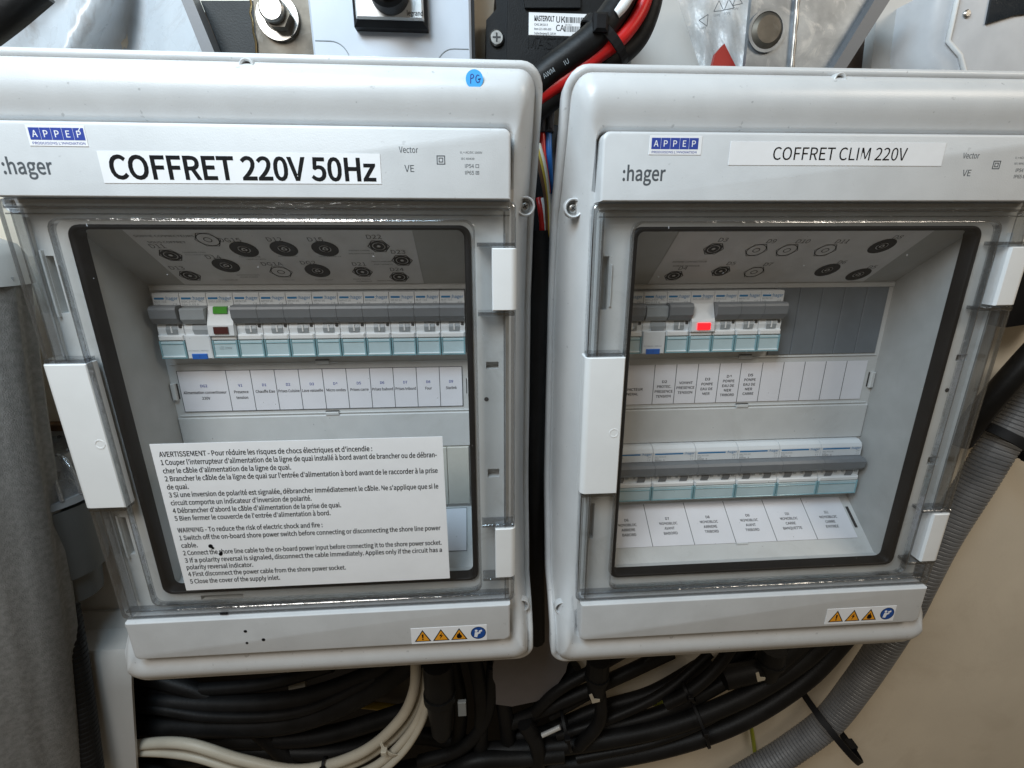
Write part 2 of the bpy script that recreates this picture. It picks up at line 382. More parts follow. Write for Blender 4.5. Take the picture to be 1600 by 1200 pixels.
# ------------------------------------------------------------------ enclosure (origin: centre line, top of the upper breaker row, breaker face plane)
ML = Matrix.Identity(4)
MR = Matrix.Translation(Vector((324.626, -2.234, -0.449)) * S) @ rotv((-0.010434, -0.005561, -0.005648)).to_4x4()
MP = 17.7; M0 = 1.2; DM = -9.3; WM = 111.4; DG = 43.7; DP = 57.5; DD = 53.5; DT = 55.4
drim = interp([(130, 46), (115, 38), (84, 24), (47, 2), (-8, -7), (-147, -7), (-232, 10), (-251, 33), (-270, 47), (-292, 44)])
dfoot = interp([(130, 51), (92, 51), (60, 44), (40, 37), (-205, 37), (-240, 44), (-256, 50), (-292, 50)])
ARGS = dict()
def build_enclosure(mw, label, which):
    E = thing('electrical_enclosure', label, 'electrical box', mw, 'grey wall mounted electrical enclosures')
    # base box against the wall
    b = MB(); b.loft([rr(131, 118, -280, 10, -104), rr(131, 118, -280, 10, -18)], cap0=True)
    b.make('base_box', m_base, E, smooth=False, auto=0.6)
    # outer cover: skirt, rim, groove, swelling shoulder, foot of the raised panel
    c = MB()
    Wo, z1, z2 = 156.0, 130.0, -292.0
    ref = rr(Wo, z1, z2, 13, 0)
    loops = []
    def lp(i, off, dr=0): # inset loop with rim depth taken at the outer loop's height
        l = rr(Wo - i, z1 - i, z2 + i, max(2, 13 - i * 0.6), 0)
        return [(x, drim(ref[k][2]) + off, z) for k, (x, d, z) in enumerate(l)]
    loops.append([(x * .86, d, z) for x, d, z in lp(3, -16)]); loops.append(lp(1.2, -15)); loops.append(lp(.2, -14))
    loops += [lp(0, -9), lp(0, -2.2), lp(0.8, -0.6), lp(2.2, 0), lp(3.6, -0.4), lp(4.2, -1.3), lp(4.8, -0.6)]
    foot = rr(139.0, 97.0, -259.5, 6, 0)
    a = rr(Wo - 4.8, z1 - 4.8, z2 + 4.8, 10, 0)
    for t in (0.05, 0.12, 0.2, 0.3, 0.42, 0.54, 0.66, 0.78, 0.88, 0.95, 1.0):
        l = []
        for k in range(len(ref)):
            xa, _, za = a[k]; xf, _, zf = foot[k]
            d = drim(ref[k][2]) * (1 - t) + dfoot(zf) * t
            top = max(0.0, min(1.0, (za - 84) / 35)) + max(0.0, min(1.0, (-242 - za) / 25))
            d += (7.0 * top + 5.0 * (1 - min(1, top))) * math.sin(math.pi * t ** 0.75)
            l.append((xa + (xf - xa) * t, d, za + (zf - za) * t))
        loops.append(l)
    mid = rr(136.5, 94.2, -256.7, 4, 0)
    loops.append([(x, min(DG - 0.4, dfoot(z) + 4), z) for x, d, z in mid])
    c.loft(loops)
    c.make('cover', m_cover, E, auto=0.9)
    # raised bands of the front panel above and below the door
    def band(za, zb, name, top):
        b = MB(); W = 136.5
        def ol(i, d, r):
            pts = []
            if top:
                cs = [(-W + i, zb + i * .5), (W - i, zb + i * .5)]
                rnd = [(W - r - i, za - r - i, 0), (-W + r + i, za - r - i, 90)]
            else:
                cs = [(W - i, za - i * .5), (-W + i, za - i * .5)]
                rnd = [(-W + r + i, zb + r + i, 180), (W - r - i, zb + r + i, 270)]
            for (cx, cz, a0) in rnd:
                for k in range(7):
                    t = math.radians(a0 + 15 * k); pts.append((cx + r * math.cos(t), d, cz + r * math.sin(t)))
            return pts + [(x, d, z) for x, z in cs]
        b.loft([ol(0, DG - 8, 4), ol(0, DP - 1.6, 4), ol(.25, DP - .8, 4), ol(.8, DP - .25, 4), ol(1.6, DP, 4)], cap1=True)
        return b.make(name, m_panel, E, auto=0.5)
    band(94.2, 57.9, 'upper_panel', True)
    band(-223.6, -256.7, 'lower_panel', False)
    # recess floor round the window opening, with its slots
    f = MB(); zt, zb, WG = 58.0, -223.6, 111.0; gt, gb = 42.0, -207.5
    plate(f, -136.4, 136.4, gt, zt, DG, [], 4)
    plate(f, -136.4, 136.4, zb, gb, DG, [(-90, -60, -218, -214)] if which == 'L' else [], 4)
    plate(f, WG, 136.4, gb, gt, DG, [(121.4, 129.6, -45, -40.2), (121.4, 129.6, -124.6, -118), (128, 131, -166, -160)], 7)
    plate(f, -136.4, -WG, gb, gt, DG, [(-130.2, -125.8, -6, 27), (-130.2, -126.6, -176, -146)], 7)
    f.make('recess_floor', m_floor, E)
    h = MB(); h.disc(121.3, -66, DG, DG + .25, 1.5, 16)
    h.make('screw_hole', m_dark, E)
    # ridges beside the catch slots and a step along the right edge
    for bx_ in ((-131.6, -130.4, DG, DG + 2.2, -8, 30, .3), (-124.6, -123.6, DG, DG + 1.4, -4, 22, .3), (-131.6, -130.4, DG, DG + 2.2, -178, -144, .3), (133.0, 134.2, DG, DG + 3.0, -200, 40, .4), (-134.4, -133.2, DG, DG + 3.0, -214, 48, .4)):
        r = MB(); r.box(*bx_); r.make('catch_rib', m_floor, E)
    # funnel walls from the opening down to the front plate
    oc = [(-WG, gt), (WG, gt), (WG, gb), (-WG, gb)]; it, ib = 4.6, -180.2
    n = MB(); D0 = DG - 2
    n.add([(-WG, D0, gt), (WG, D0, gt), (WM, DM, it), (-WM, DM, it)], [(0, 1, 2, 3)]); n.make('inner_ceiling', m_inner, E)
    n = MB(); n.add([(-WG, D0, gb), (WG, D0, gb), (WG, 30.5, -210), (-WG, 30.5, -210), (WM, DM, ib), (-WM, DM, ib)], [(0, 1, 2, 3), (3, 2, 4, 5)]); n.make('inner_ramp', m_mask, E)
    for s in (-1, 1):
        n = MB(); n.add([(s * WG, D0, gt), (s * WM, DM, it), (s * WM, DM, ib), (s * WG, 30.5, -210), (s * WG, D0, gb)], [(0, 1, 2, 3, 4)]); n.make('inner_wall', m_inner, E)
    # front plate with the two breaker apertures
    p = MB(); A = 106.6
    plate(p, -WM, WM, ib, it, DM, [(-A + M0, A + M0, -46.6, 0.6), (-A + M0, A + M0, -171.6, -124.4)], 16)
    p.make('front_plate', m_mask, E)
    q = MB(); q.box(-WM + .3, WM - .3, DM, DM + 1.5, 0.8, 4.2, .5); q.make('upper_lip', m_mask, E)
    for bx_ in ((-109, 109, DM, DM + 1.0, -53.4, -52.4, .3), (-109, 109, DM, DM + 1.0, -93.6, -92.6, .3)):
        q = MB(); q.box(*bx_); q.make('strip_rail', m_mask, E)
    q = MB(); q.box(-WM + .4, WM - .4, DM, DM + 1.6, -123.6, -94.6, .6); q.make('cover_strip', m_mask, E)
    for (xx, zz) in ((0.5, -52.4), (3.5, -93.2)):
        q = MB(); q.box(xx - 5, xx + 5, DM + .9, DM + 2.4, zz - 1.3, zz + 1.3, .4); q.make('clip', m_mask, E)
        q = MB(); q.box(xx - 5, xx + 5, DM + .2, DM + 1.5, zz + 1.3, zz + 1.9); q.make('clip_slot', m_dark, E)
    for s in (-1, 1):
        q = MB(); q.box(s * 109 - 1.6, s * 109 + 1.6, DM, DM + 3, -80, -67, .5); q.make('clip', m_mask, E)
        q = MB(); q.box(s * 107.2 - .6, s * 107.2 + .6, DM, DM + .6, -79.5, -67.5); q.make('clip_slot', m_dark, E)
    if which == 'R':
        k = (30.5 - DM) / (-210 - ib)
        for (xx, zz) in ((3.5, -202.8),):
            q = MB(); dq = DM + k * (zz - ib); q.box(xx - 5, xx + 5, dq - .5, dq + 1.2, zz - .8, zz + .8, .3); q.make('clip', m_mask, E)
        q = MB(); q.add([(105, DM + k * (-186 - ib) + .8, -186), (107.5, DM + k * (-186 - ib) + .8, -186), (107.5, DM + k * (-197 - ib) + .8, -197), (105, DM + k * (-197 - ib) + .8, -197)], [(0, 1, 2, 3)]); q.make('clip', m_dark, E)
    # rubber seal
    g = MB()
    g.loft([rr(113.4, 44.3, -209.8, 6.5, DG), rr(113.2, 44.1, -209.6, 6.5, DG + 2.2), rr(112.4, 43.3, -208.8, 6, DG + 3), rr(110.4, 42.0, -207.6, 5, DG + 3), rr(109.4, 41.6, -207.2, 4.5, DG + 2), rr(109.2, 41.4, -207.0, 4.5, DG - 6)])
    g.make('gasket', m_gasket, E, auto=1.2)
    # clear door
    D = bpy.data.objects.new('door', None); COL.objects.link(D); D.parent = E; D.empty_display_size = .01
    fr = MB()
    fr.loft([rr(139.6, 57.3, -223.2, 4, DG + 1.5), rr(139.6, 57.3, -223.2, 4, DD - 1), rr(139.2, 56.9, -222.8, 4, DD - .3), rr(138.4, 56.1, -222.0, 4, DD), rr(116.6, 48.0, -213.2, 7, DD), rr(115.3, 46.7, -211.8, 6, DT)])
    fr.make('door_frame', m_clearf, D, auto=0.7)
    pn = MB(); pn.loft([rr(115.3, 46.7, -211.8, 6, DT), rr(114.4, 45.8, -210.9, 6, DT + .4)], cap1=True); pn.make('pane', m_clear, D, auto=0.7)
    rb = MB()
    rb.loft([rr(115.9, 47.3, -212.4, 6, DD - 2.5), rr(115.9, 47.3, -212.4, 6, DT - .4), rr(114.7, 46.1, -211.2, 6, DT - .1), rr(114.7, 46.1, -211.2, 6, DD - 2.5)])
    rb.make('pane_rib', m_cleare, D, auto=0.7)
    # moulded ribs that give the frame its streaks
    ed = MB()
    ed.loft([rr(139.7, 57.5, -223.4, 4, DD - 3), rr(139.9, 57.6, -223.5, 4, DD - 1.2), rr(139.2, 57.0, -222.9, 4, DD + .4), rr(137.9, 55.7, -221.6, 4, DD + .5), rr(137.0, 54.8, -220.7, 4, DD - .1)])
    ed.make('door_bead', m_cleare, D, auto=1.0)
    for bx_ in ((-136, 136, DD - 6, DD + .9, 52.2, 53.6, .4), (-136, 136, DD, DD + .8, 49.2, 50.0, .3), (-136, 136, DD - 5, DD + .6, -217.4, -216.2, .4)):
        ed = MB(); ed.box(*bx_); ed.make('frame_rib', m_cleare, D)
    for z in (33.5, -7.2, -33.0, -133.4, -157.0, -202.6):
        side = 1 if z in (33.5, -7.2, -157.0, -202.6) else -1
        ed = MB(); x0, x1 = (116.8, 139.2) if side > 0 else (-139.2, -116.8)
        ed.box(x0, x1, DD - 8, DD + 1.6, z - 1.2, z + 1.2, .5)
        ed.make('cuff', m_cleare, D)
    for s in (-1, 1):
        ed = MB(); ed.box(s * 133 - .6, s * 133 + .6, DD - 7, DD + .5, -221, 52, .3); ed.make('frame_rib', m_cleare, D)
    # white latch and hinge blocks
    def block(name, xs, xo, za, zb, dtop):
        b = MB(); s = 1 if xo > 0 else -1; rad = 4.0
        prof = [(xs, dtop - 9), (xs, dtop - .5), (xs + s * .5, dtop)]
        for k in range(8):
            t = math.pi / 2 * k / 7; prof.append((xo - s * rad + s * rad * math.sin(t), dtop - rad + rad * math.cos(t)))
        prof.append((xo, dtop - 13))
        n = len(prof); vs = []; fs = []
        for zz, ins in ((za, .5), (za - .5, 0), (zb + .5, 0), (zb, .5)):
            vs += [(x - (s * ins if x != xs else 0), d - (ins if d > dtop - 8 else 0), zz) for x, d in prof]
        for r_ in range(3):
            for i in range(n - 1): fs.append((r_ * n + i, r_ * n + i + 1, (r_ + 1) * n + i + 1, (r_ + 1) * n + i))
        fs += [tuple(range(n)), tuple(range(3 * n, 4 * n))]
        b.add(vs, fs); return b.make(name, m_white, D, auto=0.6)
    lt = block('latch_bar', -115.0, -140.6, -34.4, -131.4, DT + .6)
    rg = MB(); rg.ring(-119.6, -86, DT + .45, 3.1, 2.5, .35); o = rg.make('latch_ring', m_white, D, auto=.6)
    block('hinge_block', 125.6, 140.4, 31.6, -5.0, DD + 2.2)
    block('hinge_block', 126.0, 140.4, -159.2, -200.6, DD + 2.2)
    # cover screws sitting in round pockets
    for (x, z, dd, s) in ((147.2, 55.6, 26, 1), (-147.2, 55.6, 26, -1), (-0.8, 122.6, 47.5, 0), (147.2, -243, 30, 1), (-147.2, -243, 30, -1)):
        cup = MB()
        def rg(r_, d): return [(x + r_ * math.cos(2 * math.pi * i / 24), d, z + r_ * math.sin(2 * math.pi * i / 24)) for i in range(24)]
        R0 = 4.6 if s else 2.6
        top = dd + (8.5 if s else 2.2)
        cup.loft([rg(R0 + 1.6, top - 5), rg(R0 + 1.2, top - .4), rg(R0 + .7, top), rg(R0, top - .4), rg(R0 - .2, top - 5)], cap1=True)
        pk = cup.make('screw_pocket', m_cover, E, auto=.8)
        if z < -200: continue
        sc = MB(); hd = top - 5; rh = 3.2 if s else 2.1
        sc.loft([rg(rh, hd), [(x + (rh - .1) * math.cos(2 * math.pi * i / 24), hd + 1.4, z + (rh - .1) * math.sin(2 * math.pi * i / 24)) for i in range(24)],
                 [(x + rh * .62 * math.cos(2 * math.pi * i / 24), hd + 2.3, z + rh * .62 * math.sin(2 * math.pi * i / 24)) for i in range(24)]], cap1=True)
        so = sc.make('screw', m_steel, E, auto=.9)
        cr = MB(); a = .5 if which == 'L' else .9; ca, sa = math.cos(a), math.sin(a)
        for (u, v) in ((rh * .5, .35), (.35, rh * .5)):
            cr.poly([(x + px * ca - pz * sa, z + px * sa + pz * ca) for px, pz in ((-u, -v), (u, -v), (u, v), (-u, v))], hd + 1.9, hd + 2.36)
        cr.make('cross_slot', m_dark, so)
    # printed marks on the upper panel
    e = DP + .06
    text(":hager", -127.5 if which == 'L' else -124.4, 69.0, e, 7.4, m_ink, E, w=24.6, bold=0.03, name='logo_lettering')
    x1 = 75.9
    text("Vector", x1, 81.4, e, 3.0, m_ink, E, w=10.2, bold=.01, name='model_lettering')
    text("VE", x1 + 2.4, 71.9, e, 3.4, m_ink, E, bold=.01, name='series_lettering')
    q = MB(); X0, Z0 = 98.2, 78.0
    for (o_, i_) in ((2.3, 1.8), (1.2, .75)):
        for a_, b_, c_, d_ in ((-o_, o_, i_, o_), (-o_, o_, -o_, -i_), (-o_, -i_, -i_, i_), (i_, o_, -i_, i_)):
            q.box(X0 + a_, X0 + b_, DP, DP + .07, Z0 + c_, Z0 + d_)
    q.make('double_square_mark', m_ink, E)
    text("U  = AC/DC 1000V", 108.8, 81.4, e, 1.05, m_ink, E, w=12.0, bold=0.01, name='printed_lettering')
    text("i", 109.9, 80.9, e, .7, m_ink, E, name='printed_lettering')
    text("IEC 60439", 109.2, 78.3, e, 1.0, m_ink, E, w=7.2, bold=0.01, name='printed_lettering')
    text("IP54", 111.2, 74.2, e, 1.9, m_ink, E, w=4.9, bold=0.012, name='printed_lettering')
    text("IP65", 111.2, 70.8, e, 1.9, m_ink, E, w=4.9, bold=0.012, name='printed_lettering')
    q = MB()
    for zz, full in ((74.3, 0), (70.9, 1)):
        for a_, b_, c_, d_ in ((117, 118.9, 1.5, 1.75), (117, 118.9, 0, .25), (117, 117.25, .25, 1.5), (118.65, 118.9, .25, 1.5)): q.box(a_, b_, DP, DP + .07, zz + c_, zz + d_)
        if full: q.box(117.5, 118.4, DP, DP + .07, zz + .6, zz + .85); q.box(117.5, 118.4, DP, DP + .07, zz + 1.05, zz + 1.25)
    q.make('door_mark', m_ink, E)
    # small blue logo sticker
    lx = -110.9 if which == 'L' else -110.4
    st = MB(); st.box(lx, lx + (28.4 if which == 'L' else 29.8), DP, DP + .25, 82.3, 92.0, .1); st = st.make('logo_sticker', m_paper2, E)
    if which == 'L': st['label'] = 'small blue and white logo sticker, slightly crooked'
    for i, ch in enumerate("APPEP"):
        q = MB(); wq = 5.15; xq = lx + 1.2 + i * 5.35
        if i == 4 and which == 'L': q.poly([(xq, 85.2), (xq + wq, 85.2), (xq + wq, 90.9), (xq + wq - 1.2, 90.9), (xq + wq - 2.6, 88.8), (xq + wq - 3.0, 89.3), (xq + wq - 1.8, 90.9), (xq, 90.9)], DP + .25, DP + .32)
        else: q.box(xq, xq + wq, DP + .25, DP + .32, 85.2, 90.9)
        q.make('logo_square', m_navy, st)
        text(ch, xq + wq / 2, 86.5, DP + .38, 3.1, m_paper2, st, align='C', bold=0.015, name='logo_lettering')
    text("PRODUISONS L'INNOVATION", lx + 1.6, 83.1, DP + .3, 1.15, m_navy, st, w=25.6, bold=0.02, name='small_lettering')
    # pictogram sticker bottom right
    px = 62.2 if which == 'L' else 57.9
    pz = -255.4 if which == 'L' else -253.6
    s2 = MB(); s2.box(px, px + 56.6, DP, DP + .2, pz, pz + 14.6, .08); s2 = s2.make('warning_pictogram_sticker', m_paper2, E)
    for i in range(3):
        cx = px + 8.6 + i * 13.6; zb_ = pz + 2.0; hh = 10.8
        q = MB(); q.poly([(cx - 6.2, zb_), (cx + 6.2, zb_), (cx, zb_ + hh)], DP + .2, DP + .27); q.make('triangle_border', m_black, s2)
        q = MB(); q.poly([(cx - 4.9, zb_ + .75), (cx + 4.9, zb_ + .75), (cx, zb_ + hh - 1.5)], DP + .27, DP + .33); q.make('triangle_field', m_orange, s2)
        q = MB(); D3, D4 = DP + .33, DP + .39
        if i == 0:
            q.poly([(cx - .45, zb_ + 3.2), (cx + .45, zb_ + 3.2), (cx + .7, zb_ + 6.8), (cx - .7, zb_ + 6.8)], D3, D4); q.disc(cx, zb_ + 2.1, D3, D4, .62, 12)
        elif i == 1:
            q.poly([(cx + .9, zb_ + 7.4), (cx - 1.5, zb_ + 4.4), (cx - .1, zb_ + 4.4), (cx - 1.0, zb_ + 1.4), (cx + 1.4, zb_ + 5.1), (cx + .1, zb_ + 5.1)], D3, D4)
        else:
            q.poly([(cx - .9, zb_ + 1.4), (cx + 1.1, zb_ + 1.4), (cx + 2.0, zb_ + 2.6), (cx + 1.7, zb_ + 4.3), (cx + .9, zb_ + 5.0), (cx + .3, zb_ + 7.2), (cx - .9, zb_ + 5.2), (cx - 1.3, zb_ + 5.8), (cx - 2.0, zb_ + 3.4), (cx - 1.8, zb_ + 2.2)], D3, D4)
        q.make('hazard_symbol', m_black, s2)
    cx, cz = px + 50.2, pz + 7.4
    q = MB(); q.disc(cx, cz, DP + .2, DP + .27, 5.7, 32); q.make('round_sign', m_black, s2)
    q = MB(); q.disc(cx, cz, DP + .27, DP + .33, 5.25, 32); q.make('round_sign_field', m_signblue, s2)
    q = MB(); D3, D4 = DP + .33, DP + .39
    q.disc(cx - 1.6, cz + 2.2, D3, D4, 1.05, 14)
    q.poly([(cx - 3.2, cz - 3.4), (cx - 1.0, cz - 3.9), (cx - .2, cz - 1.0), (cx + 1.8, cz - .2), (cx + 1.6, cz + .5), (cx - 1.2, cz + .8), (cx - 2.6, cz + .8)], D3, D4)
    q.poly([(cx + .6, cz + .6), (cx + 3.0, cz + 1.6), (cx + 2.5, cz + 3.0), (cx + .2, cz + 2.0)], D3, D4)
    q.make('reader_symbol', m_paper2, s2)
    return E

EL = build_enclosure(ML, 'left grey electrical enclosure with clear door, safety notice on its window and big bold title', 'L')
ER = build_enclosure(MR, 'right grey electrical enclosure with clear door and slate blanking plates beside upper breakers', 'R')

# ------------------------------------------------------------------ title stickers and other things stuck on the boxes
st = MB(); st.add([(-79.2, DP + .02, 80.3), (65.6, DP + .02, 80.6), (65.4, DP + .02, 65.6), (-79.0, DP + .02, 64.9), (-79.2, DP + .25, 80.3), (65.6, DP + .25, 80.6), (65.4, DP + .25, 65.6), (-79.0, DP + .25, 64.9)], [(4, 5, 6, 7), (0, 1, 5, 4), (1, 2, 6, 5), (2, 3, 7, 6), (3, 0, 4, 7)])
st = st.make('title_sticker', m_paper2, EL)
text("COFFRET 220V 50Hz", -74.6, 67.2, DP + .32, 11.0, m_black, st, w=137.4, bold=0.040)
st = MB(); st.box(-64.0, 63.8, DP, DP + .25, 77.2, 89.4, .05); st = st.make('title_sticker', m_paper2, ER)
text("COFFRET CLIM 220V", -38.6, 80.1, DP + .32, 6.5, m_black, st, w=79.8, bold=0.004)
# round blue dot with handwriting
def cover_d(z): return 55.0
q = MB(); q.disc(117.3, 117.6, 53.0, 54.9, 4.6, 32); q = q.make('blue_dot_sticker', m_bluedot, EL)
def stroke(mb, pts, d, wdt):
    for (xa, za), (xb, zb) in zip(pts, pts[1:]):
        l = math.hypot(xb - xa, zb - za) or 1; nx, nz = -(zb - za) / l * wdt / 2, (xb - xa) / l * wdt / 2
        mb.add([(xa + nx, d, za + nz), (xb + nx, d, zb + nz), (xb - nx, d, zb - nz), (xa - nx, d, za - nz)], [(0, 1, 2, 3)])
s = MB()
stroke(s, [(115.2, 115.6), (115.4, 119.6), (116.3, 119.9), (117.0, 119.2), (116.6, 118.2), (115.4, 117.8)], 55.0, .45)
stroke(s, [(119.8, 119.3), (118.9, 119.6), (118.1, 118.6), (118.0, 117.0), (118.8, 116.0), (120.0, 116.5), (120.1, 117.7), (119.2, 117.6), (120.8, 117.9)], 55.0, .45)
s.make('handwriting', m_navy, q)
# bilingual notice stuck on the left window
WARN = [("AVERTISSEMENT - Pour r\u00e9duire les risques de chocs \u00e9lectriques et d'incendie :", 46.4), ("1 Couper l'interrupteur d'alimentation de la ligne de quai install\u00e9 \u00e0 bord avant de brancher ou de d\u00e9bran-", 87.8),
        ("cher le c\u00e2ble d'alimentation de la ligne de quai.", -6.5), ("2 Brancher le c\u00e2ble de la ligne de quai sur l'entr\u00e9e d'alimentation \u00e0 bord avant de le raccorder \u00e0 la prise", 87.9),
        ("de quai.", -72.7), ("3 Si une inversion de polarit\u00e9 est signal\u00e9e, d\u00e9brancher imm\u00e9diatement le c\u00e2ble. Ne s'applique que si le", 87.8),
        ("circuit comporte un indicateur d'inversion de polarit\u00e9.", 3.6), ("4 D\u00e9brancher d'abord le c\u00e2ble d'alimentation de la prise de quai.", 22.3), ("5 Bien fermer le couvercle de l'entr\u00e9e d'alimentation \u00e0 bord.", 14.7), None,
        ("WARNING - To reduce the risk of electric shock and fire :", 8.4), ("1 Switch off the on-board shore power switch before connecting or disconnecting the shore line power", 87.9), ("cable.", -75.5),
        ("2 Connect the shore line cable to the on-board power input before connecting it to the shore power socket.", 88.1), ("3 If a polarity reversal is signaled, disconnect the cable immediately. Applies only if the circuit has a", 88.1),
        ("polarity reversal indicator.", -42.0), ("4 First disconnect the power cable from the shore power socket.", 20.3), ("5 Close the cover of the supply inlet.", -25.6)]
WZ = [-93.8, -99.5, -105.4, -111.1, -117.1, -122.9, -128.8, -134.7, -140.5, None, -149.6, -155.6, -161.6, -167.6, -173.6, -179.2, -184.9, -190.9]
nd = DT + .9
st = MB(); st.add([(x, d, z) for d in (DT + .45, nd) for x, z in ((-90.3, -86.8), (92.0, -86.8), (92.8, -198.4), (-89.9, -198.4))], [(4, 5, 6, 7), (0, 1, 5, 4), (1, 2, 6, 5), (2, 3, 7, 6), (3, 0, 4, 7)])
st = st.make('warning_notice', m_paper2, EL); st['label'] = 'white bilingual safety notice stuck across the lower window'
for t, z in zip(WARN, WZ):
    if t: text(t[0], -86.1, z - 1.8, nd + .06, 3.45, m_black, st, w=t[1] + 86.1, bold=0.034)
q = MB()
for x, z, r_ in ((-67.2, -163.0, 1.5), (-66.0, -164.6, .9), (-61.8, -169.6, 1.3), (-61.2, -168.2, .8)): q.disc(x, z, nd, nd + .25, r_, 9)
q.make('ink_blot', m_black, st)
# black specks splashed on the lower part of the left box
q = MB()
for x, z, r_ in ((-55.6, -235.3, 1.2), (-56.2, -246.0, 1.0), (-44.2, -243.8, 1.3)): q.disc(x, z, DP, DP + .2, r_, 9)
q.box(-72.5, -67, DD + .6, DD + 1.0, -222.6, -220.6, .2)
q.make('ink_blot', m_black, EL)

# ------------------------------------------------------------------ connector plan sheets on the inner ceilings
def ceiling_sheet(E, x0, x1, marks, words, which):
    A = Vector(V(0, DG - 2, 42.0)); B = Vector(V(0, DM, 4.6)); up = (A - B); Lh = up.length; up.normalize()
    nrm = Vector((1, 0, 0)).cross(up); nrm = nrm if nrm.z < 0 or nrm.y < 0 else -nrm
    if nrm.z > 0: nrm = -nrm
    def W(x, t, h=.0003): return B + up * (t * S) + Vector((x * S, 0, 0)) + nrm * h
    m4 = Matrix(((1, up.x, nrm.x, 0), (0, up.y, nrm.y, 0), (0, up.z, nrm.z, 0), (0, 0, 0, 1)))
    m4.translation = B + nrm * 0.00045
    Lt = Lh / S
    me = bpy.data.meshes.new('connector_plan_sheet')
    me.from_pydata([W(x0, .6), W(x1, .6), W(x1, Lt - .6), W(x0, Lt - .6)], [], [(0, 1, 2, 3)]); me.update()
    sh = finish('connector_plan_sheet', me, m_ceilpaper, E)
    def tt(z): return (z - 4.6) / (42.0 - 4.6) * Lt
    def rings(x, t, radii, n, rot=0):
        vs = []; fs = []
        for (ro, ri) in radii:
            k = len(vs)
            for r_ in (ro, ri):
                for i in range(n): a = rot + 2 * math.pi * i / n; vs.append(m4 @ Vector(((x + r_ * math.cos(a)) * S, (t + r_ * math.sin(a)) * S, 0)))
            for i in range(n): j = (i + 1) % n; fs.append((k + i, k + j, k + n + j, k + n + i))
        return vs, fs
    dark = [[], []]
    for (x, z, kind, lab, dx) in marks:
        t = tt(z); parts = []
        if kind == 'o': parts = [rings(x, t, [(7.6, 7.1)], 6), rings(x, t, [(6.3, 5.8), (2.4, 1.9)], 24)]
        elif kind == 's': parts = [rings(x, t, [(7.0, 6.3)], 6), rings(x, t, [(5.5, 4.0), (3.5, 1.2)], 20)]
        else: parts = [rings(x, t, [(8.2, 3.6), (3.1, 1.8)], 26), rings(x, t, [(.9, 0)], 6)]
        for vs, fs in parts:
            k = len(dark[0]); dark[0] += vs; dark[1] += [tuple(i + k for i in f) for f in fs]
        if kind != 'o':
            for a in (0.5, 2.6, 4.7):
                vs, fs = rings(x + 2.4 * math.cos(a), t + 2.4 * math.sin(a), [(1.1, 0)], 6); k = len(dark[0]); dark[0] += vs; dark[1] += [tuple(i + k for i in f) for f in fs]
        text(lab, x + dx, t + 7.9, 0, 4.0, m_ink, sh, align='C', mtx=m4, name='connector_number')
    me = bpy.data.meshes.new('connector_outline'); me.from_pydata(dark[0], [], dark[1]); me.update(); finish('connector_outline', me, m_black, sh)
    for (s_, x, z, h, w_, mt) in words: text(s_, x, tt(z), 0, h, mt, sh, w=w_, mtx=m4, bold=.01, name='plan_lettering')
ceiling_sheet(EL, -86.6, 78.4, [(-44, 37.0 - 1, 'o', '', 0), (-74.9, 26.3, 's', 'D11', -2), (-76.6, 12.0, 's', 'D13', -3), (-47.2, 19.3, 'f', 'D14', -3), (-27.5, 30.0, 'f', 'DG15', -4), (-15.3, 14.6, 'o', 'DG1A', -2), (-3.2, 30.4, 'f', 'D12', -2),
    (9.2, 15.4, 'f', 'DG2', -3), (21.9, 30.4, 'f', 'D15', -3), (55.5, 32.0, 's', 'D22', -1), (38.6, 14.4, 's', 'D21', 0), (67.5, 22.6, 's', 'D23', -1), (62.3, 10.4, 's', 'D24', 0)],
    [("SORTIE CONNECTEURS", -84, 37.6, 1.9, 34, m_ink), ("SOUS COFFRET", -80, 34.0, 1.9, 22, m_ink), ("CHARGEUR / 230V", -66, 28.0, 1.0, 14, m_ink), ("QUAI / CONVERTISSEUR", -66, 26.4, 1.0, 16, m_inklight),
     ("PRISES CARRE", 36, 29.0, 1.2, 13, m_ink), ("SALOON SOCKETS", 35, 27.0, 1.2, 16, m_ink), ("PRISES BABORD", 47.5, 21.6, 1.1, 13, m_ink), ("PORT SOCKETS", 48.5, 19.6, 1.1, 12, m_ink), ("MICRO ONDES", 30, 8.6, 1.1, 12, m_ink), ("MICROWAVE", 31.5, 6.9, 1.1, 11, m_ink),
     ("PRISES TRIBORD", 46.5, 7.2, 1.1, 14, m_ink), ("CHAUFFE EAU", -10, 25.4, 1.0, 12, m_ink), ("LAVE VAISSELLE", 15.5, 25.2, 1.0, 14, m_ink), ("PRISES CUISINE", -34, 25.0, 1.0, 13, m_ink), ("GALLEY SOCKETS", -31, 23.4, 1.0, 12, m_ink), ("ALIMENTATION QUAI", -46, 12.2, 1.0, 15, m_ink), ("SHORE POWER", -45, 10.6, 1.0, 12, m_ink), ("CLIMATISATION", 4, 8.2, 1.0, 12, m_ink), ("CHARGEUR", -60, 8.4, 1.0, 12, m_ink), ("FOUR", -18, 8.2, 1.0, 8, m_inklight)], 'L')
